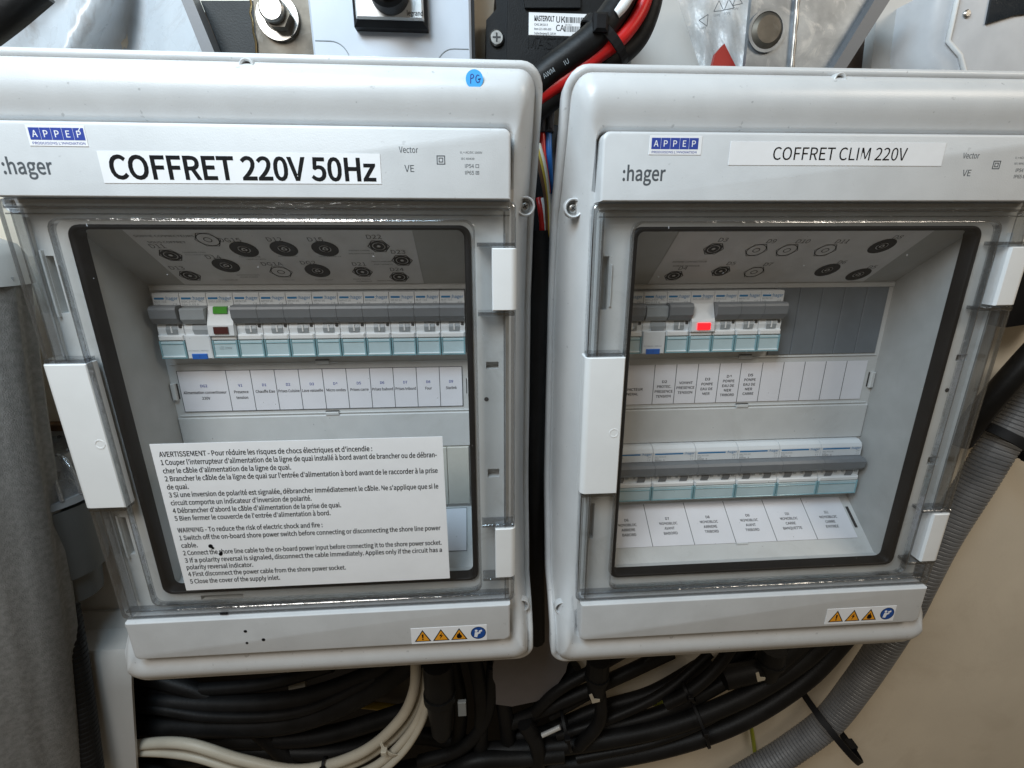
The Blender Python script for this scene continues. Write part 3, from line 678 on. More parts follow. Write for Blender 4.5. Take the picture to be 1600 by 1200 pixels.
ceiling_sheet(ER, -82.0, 85.0, [(-52, 30.8, 's', 'D3', 2), (-66.6, 11.6, 's', 'D4', 3), (-34.3, 14.8, 's', 'D5', 3), (-22, 29.8, 'o', 'D9', 5), (-.6, 29.6, 'o', 'D10', 5), (-9, 13.9, 'o', 'D7', 5), (26.4, 29.4, 'o', 'D11', 5), (44.8, 15, 'f', 'D6', 4), (62.9, 32.0, 'f', 'D8', 3), (73.2, 11.2, 'f', 'D5', 3)],
    [("REPERE CONNECTEUR", -74, 21.6, 1.7, 24, m_ink), ("SORTIE DESSOUS", -72, 18.6, 1.7, 19, m_ink)], 'R')

# ------------------------------------------------------------------ breakers
PROF1 = [(-26, 0), (-.8, 0), (0, -.8), (0, -8.6), (-1.2, -9.4), (-1.2, -11), (1.0, -20.5), (1.9, -24.5), (1.6, -28.2), (2.6, -28.9), (2.9, -31.8), (1.2, -32.4), (1.2, -45.6), (-26, -45.9)]
def arc_body(x0, x1, mat, parent, prof=PROF1, name='body'):
    b = MB(); b.prism(prof, x0 + .22, x1 - .22); return b.make(name, mat, parent)
def flap(x0, x1, parent, txt=None):
    f = MB(); f.box(x0 + .5, x1 - .5, 1.2, 3.4, -44.8, -32.9, .4)
    f.make('label_flap', m_flap, parent)
    g = MB()
    for a, b, c, e in ((x0 + .3, x0 + 1.4, -45.2, -32.6), (x1 - 1.4, x1 - .3, -45.2, -32.6), (x0 + 1.4, x1 - 1.4, -45.2, -44.2), (x0 + 1.4, x1 - 1.4, -34.9, -34.4)): g.box(a, b, 1.0, 4.0, c, e, .25)
    g.make('flap_edge', m_flap2, parent)
    g = MB(); g.box(x0 + 1.2, x1 - 1.2, 1.1, 4.1, -44.3, -43.2, .35); g.make('flap_lip', m_flap3, parent)
    g = MB(); g.box(x0 + .7, x1 - .7, .5, 4.0, -32.3, -28.6, .7); g.make('flap_hinge', m_white, parent)
    if txt: text(txt, (x0 + x1) / 2, -38.8, 3.5, 1.6, m_inklight, parent, align='C')
def toggle(x0, x1, parent, lit=False, mat=None):
    b = MB(); prof = [(-1, -7.9), (5.6, -8.0), (6.8, -8.8), (7.6, -10.4), (7.2, -16.2), (3.6, -20.6), (-1, -20.8)] if not lit else [(-1, -9.6), (4.6, -9.8), (5.6, -10.8), (5.8, -17.2), (3.0, -20.8), (-1, -21)]
    b.prism(prof, x0 + .12, x1 - .12); o = b.make('toggle', mat or m_toggle, parent)
    return o
def centre(x0, x1, parent, tick=True, two=False):
    a, b_ = x0 + 6.0, x1 - 4.2
    c = MB(); c.add([(a, .8, -20.4), (b_, .8, -20.4), (b_, 2.6, -24.5), (a, 2.6, -24.5), (b_, 2.2, -28.0), (a, 2.2, -28.0)], [(0, 1, 2, 3), (3, 2, 4, 5)])
    c.make('indicator_window', m_toggle2 if not two else m_toggle, parent)
    if tick:
        k = MB(); xm = (a + b_) / 2; k.box(xm - .45, xm + .45, 2.2, 2.85, -27, -22.4); k.make('indicator_tick', m_white, parent)
    k = MB(); k.box(x1 - 3.0, x1 - 1.2, 0.2, 2.4, -23.6, -21.6); k.make('side_notch', m_dark, parent)
def face(parent, x0, lines, wide=False):
    k = MB(); x1 = x0 + (24 if wide else 6.6)
    k.box(x0 + 1.2, x0 + 1.2 + (23.0 if wide else 6.4), 0, .09, -4.3, -2.9); k.make('blue_stripe', m_blue, parent)
    text(":hager", x0 + (25.2 if wide else 8.2), -4.6, .1, 2.2 , m_blue, parent, w=8.6 if not wide else 9.0, bold=.015, name='logo_lettering')
    zz = -6.1 if not wide else -7.2
    for i, l in enumerate(lines):
        text(l[0], x0 + l[1], zz - i * 2.0 - .3, .1, 1.35, m_inklight, parent, w=l[2])
def breaker(mw, x, kind, label, code, zrow=0):
    E4 = mw @ T(x, 0, zrow)
    W = MP * (2 if kind == 'double' else 1)
    t = thing('circuit_breaker' if kind != 'lamp' else 'indicator_module', label, 'circuit breaker' if kind != 'lamp' else 'indicator', E4, 'modular devices clipped in the two boxes')
    if kind == 'single' or kind == 'single2':
        arc_body(0, W, m_mcb, t); toggle(0, W, t); centre(0, W, t); flap(0, W, t)
        face(t, 0, [(code, 1.2, 7.6), ("C16", 1.4, 3.0)]); text("CE", W - 4.6, -8.2, .1, 1.3, m_inklight, t, w=2.8)
    elif kind == 'rcd':
        arc_body(0, W, m_mcb, t); toggle(1.2, W - .4, t, True, m_toggle2)
        k = MB(); k.add([(6.0, 1.3, -21), (W - .6, 1.3, -21), (W - .6, 2.7, -25), (6.0, 2.7, -25), (W - 1.2, 2.3, -28), (6.6, 2.3, -28)], [(0, 1, 2, 3), (3, 2, 4, 5)]); k.make('lever_recess', m_toggle2, t)
        k = MB(); k.box(.4, W - .4, .5, 4.2, -45.4, -28.4, .6); k.make('terminal_cover', m_mcb, t)
        text("TEST MENSUEL / MONTHLY", 1.4, -40.0, 4.26, 1.0, m_inklight, t, w=13.6)
        k = MB(); k.box(3.4, 13.8, 4.2, 5.0, -45.6, -41.6, .4); kb = k.make('test_button', m_blueb, t); text("T", 8.6, -44.7, 5.06, 2.0, m_navy, kb, align='C')
        face(t, 0, [(code + "   AC", 1.2, 14.6), ("I\u0394n 0,03 A", 1.4, 11.0)])
    elif kind in ('lamp', 'lamp_red'):
        pr = [(-26, 0), (-.8, 0), (0, -.8), (0, -9), (5.6, -21.5), (6.0, -28.6), (5.0, -29.3), (1.2, -30.0), (1.2, -45.6), (-26, -45.9)]
        arc_body(0, W, m_mcb, t, pr); flap(0, W, t, "1\u223f 230V" if kind == 'lamp' else None)
        if kind == 'lamp':
            k = MB(); k.prism([(.2, -9.0), (2.2, -9.2), (3.4, -13.6), (2.2, -14.2)], 4.4, 13.6); k.make('green_lens', m_green, t)
        k = MB(); k.prism([(5.2, -22.3), (6.7, -22.5), (6.9, -27.2), (5.6, -27.4)], 4.4, 14.0); k.make('red_lens', m_redoff if kind == 'lamp' else m_redon, t)
        face(t, 0, [(code + " 230V~", 1.2, 14.8)])
    elif kind == 'double':
        pr = [(-26, .6), (-4.5, .6), (-1.2, -1.2), (0, -3.8), (0, -11.6), (-1.2, -12.4), (-1.2, -14), (1.0, -21.5), (1.9, -25), (1.6, -29), (2.6, -29.6), (2.9, -32.6), (1.2, -33), (1.2, -45.6), (-26, -45.9)]
        arc_body(0, W, m_mcb, t, pr)
        b = MB(); b.prism([(-1, -12.0), (6.0, -12.2), (7.6, -14.2), (7.3, -19.6), (4.2, -23.0), (-1, -23.2)], .12, W - .12); b.make('toggle', m_toggle, t)
        for xo in (0, MP):
            k = MB(); k.add([(xo + 5.8, 1.8, -22.6), (xo + 12.2, 1.8, -22.6), (xo + 12.2, 2.7, -25.6), (xo + 5.8, 2.7, -25.6), (xo + 11.4, 2.2, -29.0), (xo + 5.2, 2.2, -29.0)], [(0, 1, 2, 3), (3, 2, 4, 5)]); k.make('indicator_window', m_toggle, t)
            k = MB(); k.box(xo + 13.2, xo + 15.6, 1.0, 2.9, -25.6, -23.6); k.box(xo + 2.0, xo + 3.6, 1.0, 2.9, -25.4, -23.8); k.make('side_notch', m_toggle2, t)
        g = MB(); g.box(.6, W - .6, 1.2, 3.4, -44.8, -33.4, .4); g.make('label_flap', m_flap, t)
        g = MB()
        for a, b_, c, e in ((.3, 1.5, -45.4, -33), (W - 1.5, W - .3, -45.4, -33), (1.5, W - 1.5, -45.4, -44.4), (1.5, W - 1.5, -36.0, -35.4)): g.box(a, b_, 1.0, 4.0, c, e, .25)
        g.make('flap_edge', m_flap2, t)
        g = MB(); g.box(.7, W - .7, .5, 4.0, -33.0, -29.2, .8); g.make('flap_hinge', m_white, t)
        k = MB(); k.box(1.6, 25.0, 0, .09, -5.8, -4.6); k.make('blue_stripe', m_blue, t)
        text(":hager", 26.0, -6.0, .1, 1.9, m_blue, t, w=8.4, bold=.015, name='logo_lettering')
        text(code, 1.8, -8.2, .1, 1.2, m_inklight, t, w=9); text("C16", 1.8, -9.7, .1, 1.1, m_inklight, t, w=3); text("6000  3", 1.8, -11.2, .1, 1.1, m_ink, t, w=8)
        text("2 4", 31.0, -8.4, .1, 1.4, m_inklight, t); text("1 3", 31.0, -10.9, .1, 1.4, m_inklight, t)
    return t
NL = [('single2', 'leftmost breaker in the left box, grey toggle half in shade above the converter label', 'MJT 716'),
      ('rcd', 'residual current breaker in the left box with blue test button, second from left', 'BDC240F'),
      ('lamp', 'white indicator module in the left box with green lens over dark red lens', 'SVS120B'),
      ('single', 'breaker right of the green lens indicator, above the strip cell reading Chauffe Eau', 'MFN716'),
      ('single', 'breaker above the strip cell reading Prises Cuisine in the left box', 'MFN716'),
      ('single', 'breaker above the strip cell reading Lave vaisselle in the left box', 'MFN716'),
      ('single', 'breaker above the strip cell reading Micro ondes in the left box', 'MFN716'),
      ('single', 'breaker above the strip cell reading Prises carre in the left box', 'MFN716'),
      ('single', 'breaker above the strip cell reading Prises babord in the left box', 'MFN716'),
      ('single', 'breaker above the strip cell reading Prises tribord in the left box', 'MFN716'),
      ('single2', 'breaker above the strip cell reading Four in the left box, second from right', 'MJT 716'),
      ('single2', 'rightmost breaker of the left box, beside the black window seal', 'MJT 716')]
for i, (k, l, c) in enumerate(NL): breaker(ML, (i - 6) * MP + M0, k, l, c)
NR = [('single2', 'leftmost upper breaker of the right box, mostly hidden behind the window frame', 'MFN732'),
      ('rcd', 'residual current breaker with blue test button in the upper row of the right box', 'BDC240F'),
      ('single', 'upper right-box breaker directly left of the lit red indicator', 'MFN702'),
      ('lamp_red', 'white indicator module with glowing red lens in the right box', 'SVS120B'),
      ('single', 'upper right-box breaker directly right of the lit red indicator', 'MFN710'),
      ('single', 'upper right-box breaker second to the right of the lit red indicator', 'MFN710'),
      ('single', 'upper right-box breaker standing against the slate blanking plates', 'MFN710')]
for i, (k, l, c) in enumerate(NR): breaker(MR, (i - 6) * MP + M0, k, l, c)
ND = ['wide lower breaker half hidden by the left window edge of the right box', 'wide breaker above the label reading Monobloc avant babord', 'wide breaker above the label reading Monobloc arriere tribord',
      'wide breaker above the label reading Monobloc avant tribord', 'wide breaker above the label reading Monobloc carre banquette', 'wide breaker at the right end of the lower row, above the label Monobloc carre entree']
for i, l in enumerate(ND): breaker(MR, (2 * i - 6) * MP + M0, 'double', l, 'MCN216', -124.9)
# blanking plates
for i in range(7, 12):
    x = (i - 6) * MP + M0; q = MB(); q.box(x - .7 if i == 7 else x + .15, x + MP - .15, DM - 4, DM + 1.2, -51.3, 1.2, .5); q.make('blanking_plate', m_blank, ER)
for i in range(12):
    x = (i - 6) * MP + M0; q = MB(); q.box(x + .15, x + MP - .15, DM - 4, DM + 2.0, -176.5, -124.4, .5); q.make('blanking_plate', m_blank2, EL)

# ------------------------------------------------------------------ paper label strips
def strip(mw, x0, cells, z1, z2, label, tilt, dbase, lines_font, gap_first=False):
    """cells: list of (width in modules, [lines])"""
    SP = 17.42
    A = Vector(V(0, dbase[0], z1)); B = Vector(V(0, dbase[1], z2)); up = A - B; L_ = up.length / S; up.normalize(); n = Vector((1, 0, 0)).cross(up)
    if n.y > 0: n = -n
    m4 = Matrix(((1, up.x, n.x, 0), (0, up.y, n.y, 0), (0, up.z, n.z, 0), (0, 0, 0, 1))); m4.translation = B + n * .0003
    t = thing('label_strip', label, 'label strip', mw @ Matrix.Identity(4), 'printed label strips')
    tot = sum(c[0] for c in cells) * SP
    def P_(x, y, h): return m4 @ Vector((x * S, y * S, h * S))
    me = bpy.data.meshes.new('paper'); vs = [P_(x0, 0, 0), P_(x0 + tot, 0, 0), P_(x0 + tot, L_, 0), P_(x0, L_, 0)]; vs += [v + n * .0002 for v in vs]
    me.from_pydata(vs, [], [(4, 5, 6, 7), (0, 1, 5, 4), (1, 2, 6, 5), (2, 3, 7, 6), (3, 0, 4, 7)]); me.update(); finish('paper', me, m_paper, t)
    vs = []; fs = []
    def bar(xa, xb, ya, yb):
        k = len(vs); vs.extend([P_(xa, ya, .26), P_(xb, ya, .26), P_(xb, yb, .26), P_(xa, yb, .26)]); fs.append((k, k + 1, k + 2, k + 3))
    x = x0
    for i, c in enumerate(cells):
        if i > 0: bar(x - .25, x + .25, 0, L_)
        x += c[0] * SP
    if tilt == 0: bar(x0, x0 + tot, 0, .45); bar(x0, x0 + tot, L_ - .45, L_); bar(x0, x0 + .45, 0, L_); bar(x0 + tot - .45, x0 + tot, 0, L_)
    me = bpy.data.meshes.new('cell_line'); me.from_pydata(vs, [], fs); me.update(); finish('cell_line', me, m_ink, t)
    x = x0; mt = m4.copy(); mt.translation = m4.translation + n * .00028
    for c in cells:
        cx = x + c[0] * SP / 2 + (c[3] if len(c) > 3 else 0)
        for j, (ln, yy, hh, ww) in enumerate(c[1]):
            text(ln, cx, yy * L_, 0, hh, m_black if not (lines_font and j == 0) else m_navy, t, w=ww, align='C', mtx=mt, bold=.03)
        x += c[0] * SP
    return t
def c2(w_, a, *b, h=2.1, off=0):
    ls = [(a, .60, h * .95, None)]
    for i, (s_, ww) in enumerate(b): ls.append((s_, .44 - .14 * i, h, ww))
    return (w_, ls, 0, off)
strip(ML, -105.2, [c2(2, "DG2", ("Alimentation convertisseur", 31), ("230V", 6)), c2(1, "V1", ("Presence", 10.4), ("tension", 8.6)), c2(1, "D1", ("Chauffe Eau", 14)), c2(1, "D2", ("Prises Cuisine", 15.6)), c2(1, "D3", ("Lave vaisselle", 15.4)),
      c2(1, "D4", ("Micro ondes", 14.4)), c2(1, "D5", ("Prises carre", 13.6)), c2(1, "D6", ("Prises babord", 15.6)), c2(1, "D7", ("Prises tribord", 15.4)), c2(1, "D8", ("Four", 5)), c2(1, "D9", ("Starlink", 8.4))],
      -57.5, -89.9, 'white label strip under the left box breakers, first cell twice as wide', 0, (DM + .2, DM + .2), True)
def c3(w_, lines, top=.62, step=.125, h=2.05):
    return (w_, [(s_, top - step * i, h, ww) for i, (s_, ww) in enumerate(lines)], 0, 0)
strip(MR, -105.9, [(2, [("DISJONCTEUR", .36, 2.0, 20), ("GENERAL", .24, 2.0, 13)], 0, -1.0), c3(1, [("D2", 4), ("PROTEC.", 11.5), ("PRESENCE", 14.6), ("TENSION", 12)], .54), c3(1, [("VOYANT", 11), ("PRESENCE", 14.6), ("TENSION", 12)], .5), c3(1, [("D3", 4), ("POMPE", 9.4), ("EAU DE", 9.8), ("MER", 6)], .58),
      c3(1, [("D4", 4), ("POMPE", 9.4), ("EAU DE", 9.8), ("MER", 6), ("TRIBORD", 11.6)], .64, .12), c3(1, [("D5", 4), ("POMPE", 9.4), ("EAU DE", 9.8), ("MER", 6), ("CARRE", 9)], .66, .12)] + [(1, [])] * 5,
      -57.5, -89.9, 'white label strip in the middle of the right box, right half blank', 1, (DM + .2, DM + .2), False)
k_ = (30.5 - DM) / (-210 + 180.2)
strip(MR, -105.9, [c3(2, [(a, 3.4), ("MONOBLOC", 15.4), (b_, wb), (c_, wc)], .60, .115, 2.1) for a, b_, wb, c_, wc in (("D6", "ARRIERE", 11.6, "BABORD", 11.6), ("D7", "AVANT", 8.6, "BABORD", 11.6), ("D8", "ARRIERE", 11.6, "TRIBORD", 11.8), ("D9", "AVANT", 8.6, "TRIBORD", 11.8), ("D10", "CARRE", 8.6, "BANQUETTE", 16.4), ("D11", "CARRE", 8.6, "ENTREE", 11))],
      -180.9, -202.4, 'white sloping label strip of six Monobloc cells at the bottom of the right box', 1, (DM + k_ * (-180.9 + 180.2) + .2, DM + k_ * (-202.4 + 180.2) + .2), False)
strip(ML, -104.6, [(12, [])], -180.9, -202.4, 'blank label strip low in the left box, right end showing beside the notice', 0, (DM + k_ * (-180.9 + 180.2) + .2, DM + k_ * (-202.4 + 180.2) + .2), False)

# ------------------------------------------------------------------ surroundings: helpers
def at(u, v, d):
    """point of the plane standing d millimetres out from the breaker faces that the photograph shows at (u, v)"""
    r = RC @ Vector(((u - 800) / FPX, 1, -(v - 600) / FPX)); t = (-d - CAMT.y) / r.y; p = CAMT + r * t
    return (p.x, d, p.z)
def xz(u, v, d): p = at(u, v, d); return (p[0], p[2])
def single(mb, name, mat, label, cat, group=None, auto=None, smooth=False):
    o = mb.make(name, mat, None, smooth, auto); return tag(o, label, cat, group)
def spline(P, n=10):
    out = []; Q = [Vector(p) for p in P]; Q = [Q[0] * 2 - Q[1]] + Q + [Q[-1] * 2 - Q[-2]]
    for i in range(1, len(Q) - 2):
        for k in range(n):
            t = k / n; a, b, c, e = Q[i - 1], Q[i], Q[i + 1], Q[i + 2]
            out.append(0.5 * ((2 * b) + (-a + c) * t + (2 * a - 5 * b + 4 * c - e) * t * t + (-a + 3 * b - 3 * c + e) * t ** 3))
    out.append(Q[-2]); return out
def sweep(mb, pts, r, n=14, rfun=None, cap=True):
    """tube along (x, d, z) points; rfun(distance) scales the radius"""
    L = 0; rings = []; up = Vector((0, 1, 0)); prev = None
    for i, p in enumerate(pts):
        t = (pts[min(i + 1, len(pts) - 1)] - pts[max(i - 1, 0)]).normalized()
        a = up - t * up.dot(t)
        if a.length < 1e-3: a = Vector((1, 0, 0)) - t * t.x
        a.normalize(); b = t.cross(a)
        if prev is not None: L += (p - prev).length
        prev = p; rr_ = r * (rfun(L) if rfun else 1)
        rings.append([tuple(p + (a * math.cos(2 * math.pi * k / n) + b * math.sin(2 * math.pi * k / n)) * rr_) for k in range(n)])
    mb.loft(rings, True, cap, cap)
    return mb
def cable(px, r, mat, label, name='cable', cat='cable', group='loose cables round the boxes', n=10):
    mb = MB(); sweep(mb, spline([at(*p) for p in px], 8), r, n)
    return single(mb, name, mat, label, cat, group, auto=1.0)
def hose(px, r, mat, label, pitch=5.0, group=None, dens=None):
    P = spline([at(*p) for p in px], 60); 
    mb = MB(); total = sum((b - a).length for a, b in zip(P, P[1:])); step = pitch / 5
    out = [P[0]]; acc = 0
    for a, b in zip(P, P[1:]):
        l = (b - a).length
        while acc + l >= step:
            t = (step - acc) / l; a = a + (b - a) * t; out.append(a); l = (b - a).length; acc = 0
        acc += l
    def rf(L):
        f = (L / pitch) % 1.0
        return 0.94 if f < 0.22 else 1.0
    sweep(mb, out, r, 28, rf)
    return single(mb, 'corrugated_hose', mat, label, 'hose', group)

# ------------------------------------------------------------------ wall, opening, ledge
WD = -104
def wallpt(u, v): return xz(u, v, WD)
hx0a, hz_top = wallpt(209, 1060)[0], -330
hx0b = wallpt(216, 1215)[0]
wl = MB()
Zb, Zt, Xl, Xr = -1900, 560, -1600, 1900
hxr = wallpt(880, 1060)[0]
hx0a -= 110; hx0b -= 110
wl.add([(Xl, WD, Zb), (hx0b - 20, WD, Zb), (hx0a, WD, hz_top), (hx0a, WD, Zt), (Xl, WD, Zt)], [(0, 1, 2, 3, 4)])
wl.add([(hx0a, WD, hz_top), (hxr, WD, hz_top), (hxr, WD, Zt), (hx0a, WD, Zt)], [(0, 1, 2, 3)])
wl.add([(hxr, WD, Zb), (Xr, WD, Zb), (Xr, WD, Zt), (hxr, WD, Zt)], [(0, 1, 2, 3)])
o = wl.make('wall', m_wall); tag(o, kind='structure')
rc = MB()          # sides and back of the opening under the left box
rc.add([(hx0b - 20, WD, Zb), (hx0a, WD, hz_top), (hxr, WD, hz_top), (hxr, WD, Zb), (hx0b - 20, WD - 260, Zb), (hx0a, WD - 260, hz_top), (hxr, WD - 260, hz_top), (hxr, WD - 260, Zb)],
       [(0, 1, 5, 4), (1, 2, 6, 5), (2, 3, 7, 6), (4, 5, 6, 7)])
o = rc.make('cable_recess', pbr("recess_shade_colour", (0.018, 0.016, 0.015), 0.8)); tag(o, kind='structure')  # near-black colour stands in for the shade inside the opening
# moulded ledge of the liner at lower left
lg = MB(); loops = []
xa, xb = -760, wallpt(209, 1060)[0]
prof = []
xe0, ze0 = xz(206, 1062, -57); xe1, ze1 = xz(216, 1200, -57)
for v, d in ((840, -103.5), (955, -100), (958, -96), (985, -88), (1005, -74), (1018, -62), (1030, -58), (1080, -56), (1240, -54)):
    prof.append((d, xz(120, v, d)[1]))
for k, (d, z) in enumerate(prof): pass
vs = [(x, d, z) for x in (xa,) for d, z in prof] + [(xe0 + (xe1 - xe0) * (z - ze0) / (ze1 - ze0), d, z) for d, z in prof]
n_ = len(prof)
lg.add(vs, [(i, i + 1, i + 1 + n_, i + n_) for i in range(n_ - 1)])
lg.add([vs[n_ + i] for i in range(n_)] + [(vs[n_ + i][0], vs[n_ + i][1] - 3, vs[n_ + i][2]) for i in range(n_)], [(i, i + 1, i + 1 + n_, i + n_) for i in range(n_ - 1)])
o = lg.make('liner_ledge', m_wallg, None, auto=0.8); tag(o, kind='structure')
# plywood strip and pale board behind the left box
q = MB(); a = xz(40, 664, -96); b = xz(110, 672, -96); q.box(a[0] - 120, b[0] + 40, WD, -94, b[1], a[1], .4)
single(q, 'wooden_batten', m_wood, 'thin brown wooden batten on the wall left of the left box', 'batten')
q = MB(); a = xz(30, 675, -98); b = xz(130, 800, -98); q.box(a[0] - 120, b[0] + 40, WD, -98, b[1] - 40, a[1], .4)
single(q, 'white_board', m_wallg, 'pale board on the wall under the brown batten', 'board')

# ------------------------------------------------------------------ left side: felt duct, strainer, hose
def cone(mb, p0, p1, r0, r1, n=36, caps=True):
    t = (Vector(p1) - Vector(p0)).normalized(); a = Vector((0, 1, 0)) - t * t.y; a.normalize(); b = t.cross(a)
    return mb.loft([[tuple(Vector(p) + (a * math.cos(2 * math.pi * k / n) + b * math.sin(2 * math.pi * k / n)) * r) for k in range(n)] for p, r in ((p0, r0), (p1, r1))], True, caps, caps)
FD = -30; R_ = 78
def fpt(u, v): p = at(u, v, FD); return Vector((p[0] - R_, p[1], p[2]))
f = MB(); pts = spline([fpt(24, 432), fpt(48, 620), fpt(75, 800), fpt(98, 960), fpt(118, 1120), fpt(140, 1300)], 8)
rings = []; n = 60
for i, p in enumerate(pts):
    rings.append([(p.x + (R_ + 2.6 * math.sin(k * .9) + 1.6 * math.sin(k * 2.1 + i * .03)) * math.cos(2 * math.pi * k / n), p.y + (R_ + 2.2 * math.sin(k * 1.2 + i * .05)) * math.sin(2 * math.pi * k / n) * .6, p.z) for k in range(n)])
f.loft(rings, True, True, True)
ft = f.make('felt_sleeve', m_felt, None, True)
root = thing('wrapped_duct', 'thick duct wrapped in worn grey felt at the left edge', 'duct')
ft.parent = root
f = MB(); p = pts[0]; rg_ = []
for dz, s_ in ((-6, 1.04), (14, 1.03), (22, .98), (26, .86), (28, .5)): rg_.append([(p.x + R_ * s_ * math.cos(2 * math.pi * k / 40), p.y + R_ * s_ * .6 * math.sin(2 * math.pi * k / 40), p.z + dz) for k in range(40)])
f.loft(rg_, True, False, True); f.make('collar', pbr("pale_grey_collar", (0.42, 0.42, 0.41), 0.6), root, auto=.8)

sd = -66; c0 = at(64, 752, sd); root = thing('sea_strainer', 'grey water strainer with ribbed clear lid behind the felt duct', 'strainer')
def cyl(name, mat, z0, r0, z1, r1, smooth=.7, caps=True):
    q = MB(); n = 40; q.loft([[(c0[0] + r * math.cos(2 * math.pi * k / n), c0[1] + r * math.sin(2 * math.pi * k / n), c0[2] + z) for k in range(n)] for z, r in ((z0, r0), (z1, r1))], True, caps, caps)
    return q.make(name, mat, root, auto=smooth)
m_dg = pbr("dark_grey_plastic", (0.10, 0.11, 0.115), 0.5)
cyl('lid', m_strain, -6, 42, 30, 36); cyl('flange', pbr("mid_grey_plastic", (0.20, 0.21, 0.22), .45), -12, 46, -6, 45); cyl('bowl', m_dg, -90, 30, -16, 44); cyl('outlet', m_dg, -120, 20, -90, 24)
for k in range(20):
    a = 2 * math.pi * k / 20; q = MB()
    p0 = Vector((c0[0] + 45 * math.cos(a), c0[1] + 45 * math.sin(a), c0[2] - 6)); p1 = Vector((c0[0] + 39 * math.cos(a), c0[1] + 39 * math.sin(a), c0[2] + 27)); p2 = Vector((c0[0] + 30 * math.cos(a), c0[1] + 30 * math.sin(a), c0[2] + 30))
    sweep(q, [p0, (p0 + p1) / 2 + Vector((2 * math.cos(a), 2 * math.sin(a), 0)), p1, p2], 1.6, 6); q.make('lid_rib', m_strain, root, auto=1)
q = MB(); p = at(115, 870, -70); q.poly([xz(75, 840, -70), xz(150, 800, -70), xz(150, 840, -70), xz(118, 900, -70), xz(100, 960, -70), xz(80, 960, -70)], -90, -66); single(q, 'strainer_bracket', m_dg, 'dark grey bracket hanging under the strainer at left', 'bracket')
hose([(88, 880, -60), (108, 985, -46), (124, 1080, -42), (144, 1220, -36)], 11, m_cblack, 'black ribbed hose running down beside the felt duct', 6.0)

# ------------------------------------------------------------------ top left: liner, bracket, switch
cl = MB(); nU, nV = 60, 6; vs = []; fs = []
for j in range(nV + 1):
    for i in range(nU + 1):
        u = -60 + (318 + 60) * i / nU; v = -60 + 190 * j / nV
        d = -78 + 20 * math.sin((u - 20 + v * .35) / 46.0) + 9 * math.sin((u + v * .6) / 21.0)  # folds shaped so their shading gives the dark stripes
        if u > 200: d = -78 + 20 * math.sin((200 - 20 + v * .35) / 46.0) * max(0, 1 - (u - 200) / 60) + 9 * math.sin((u + v * .6) / 21.0) * max(0, 1 - (u - 200) / 40) + (u - 200) * .12
        uu = u + (-18 * (1 - min(1, max(0, v) / 30)) if i == nU else 0)
        vs.append(at(uu, v, d))
for j in range(nV):
    for i in range(nU): k = j * (nU + 1) + i; fs.append((k, k + 1, k + nU + 2, k + nU + 1))
cl.add(vs, fs)
single(cl, 'draped_liner', pbr("glossy_white_sheet", (0.52, 0.55, 0.58), 0.28, var=0.02, bump=0, coat=.2, wear_or_reflection=((0.20, 0.15, 0.11), 9, 0.95)), 'glossy white rippled liner above the left box', 'liner', smooth=True)  # brown blotches paint in the dark reflections of the glossy surface
cable([(-40, 60, -20), (10, 22, -18), (60, -20, -20)], 9, m_cblack, 'black cable crossing the top left corner')
q = MB(); q.poly([xz(309, 20, -70), xz(345, 10, -70), xz(372, 100, -70), xz(322, 100, -70)], -90, -72); single(q, 'wooden_post', m_wood, 'dark brown wood behind the slanted grey bar', 'post')
br = thing('steel_bracket', 'stained steel bracket with shiny bolt left of the grey switch box', 'bracket')
bd = -40
q = MB(); q.poly([xz(283, -10, bd), xz(301, -10, bd), xz(346, 100, bd), xz(327, 100, bd)], bd - 8, bd + 4); q.make('slanted_flange', m_greysteel, br)
q = MB(); q.poly([xz(300, -10, bd), xz(394, -10, bd), xz(401, 100, bd), xz(344, 100, bd)], bd - 16, bd - 10); q.make('web', pbr("dark_painted_steel", (0.008, 0.009, 0.009), .6, bump=.3), br)
q = MB(); q.poly([xz(393, -10, bd), xz(481, -10, bd), xz(492, 100, bd), xz(401, 100, bd)], bd - 10, bd - 2); q.make('face_plate', m_bracket, br)
q = MB(); q.poly([xz(481, -10, bd), xz(484, -10, bd), xz(496, 100, bd), xz(492, 100, bd)], bd - 12, bd); q.make('edge', m_gasket, br)
q = MB(); sweep(q, [Vector(at(u, v, bd - 1)) for u, v in ((390, -8), (393, 8), (391, 20), (395, 34), (396, 50), (400, 66), (401, 92))], .7, 6); q.make('weld_seam', pbr("brass_metal", (0.5, 0.4, 0.22), .3, metal=1), br)  # thin brass-coloured bead along the plate edge
bx, bz = xz(434, 27, bd)
q = MB(); q.ring(bx, bz, bd - 2, 13.5, 8.5, 3.0, 36); q.make('washer', m_steel, br, auto=.6)
bx, bz = xz(428, 17, bd + 7)
q = MB(); q.disc(bx + 2, bz - 2, bd - 2, bd + 9, 8.4, 6); q.make('bolt_hex', m_bracket, br)
q = MB(); q.disc(bx, bz, bd + 2, bd + 13, 7.9, 32, 1.2); q.make('bolt_end', m_steel, br, auto=.6)

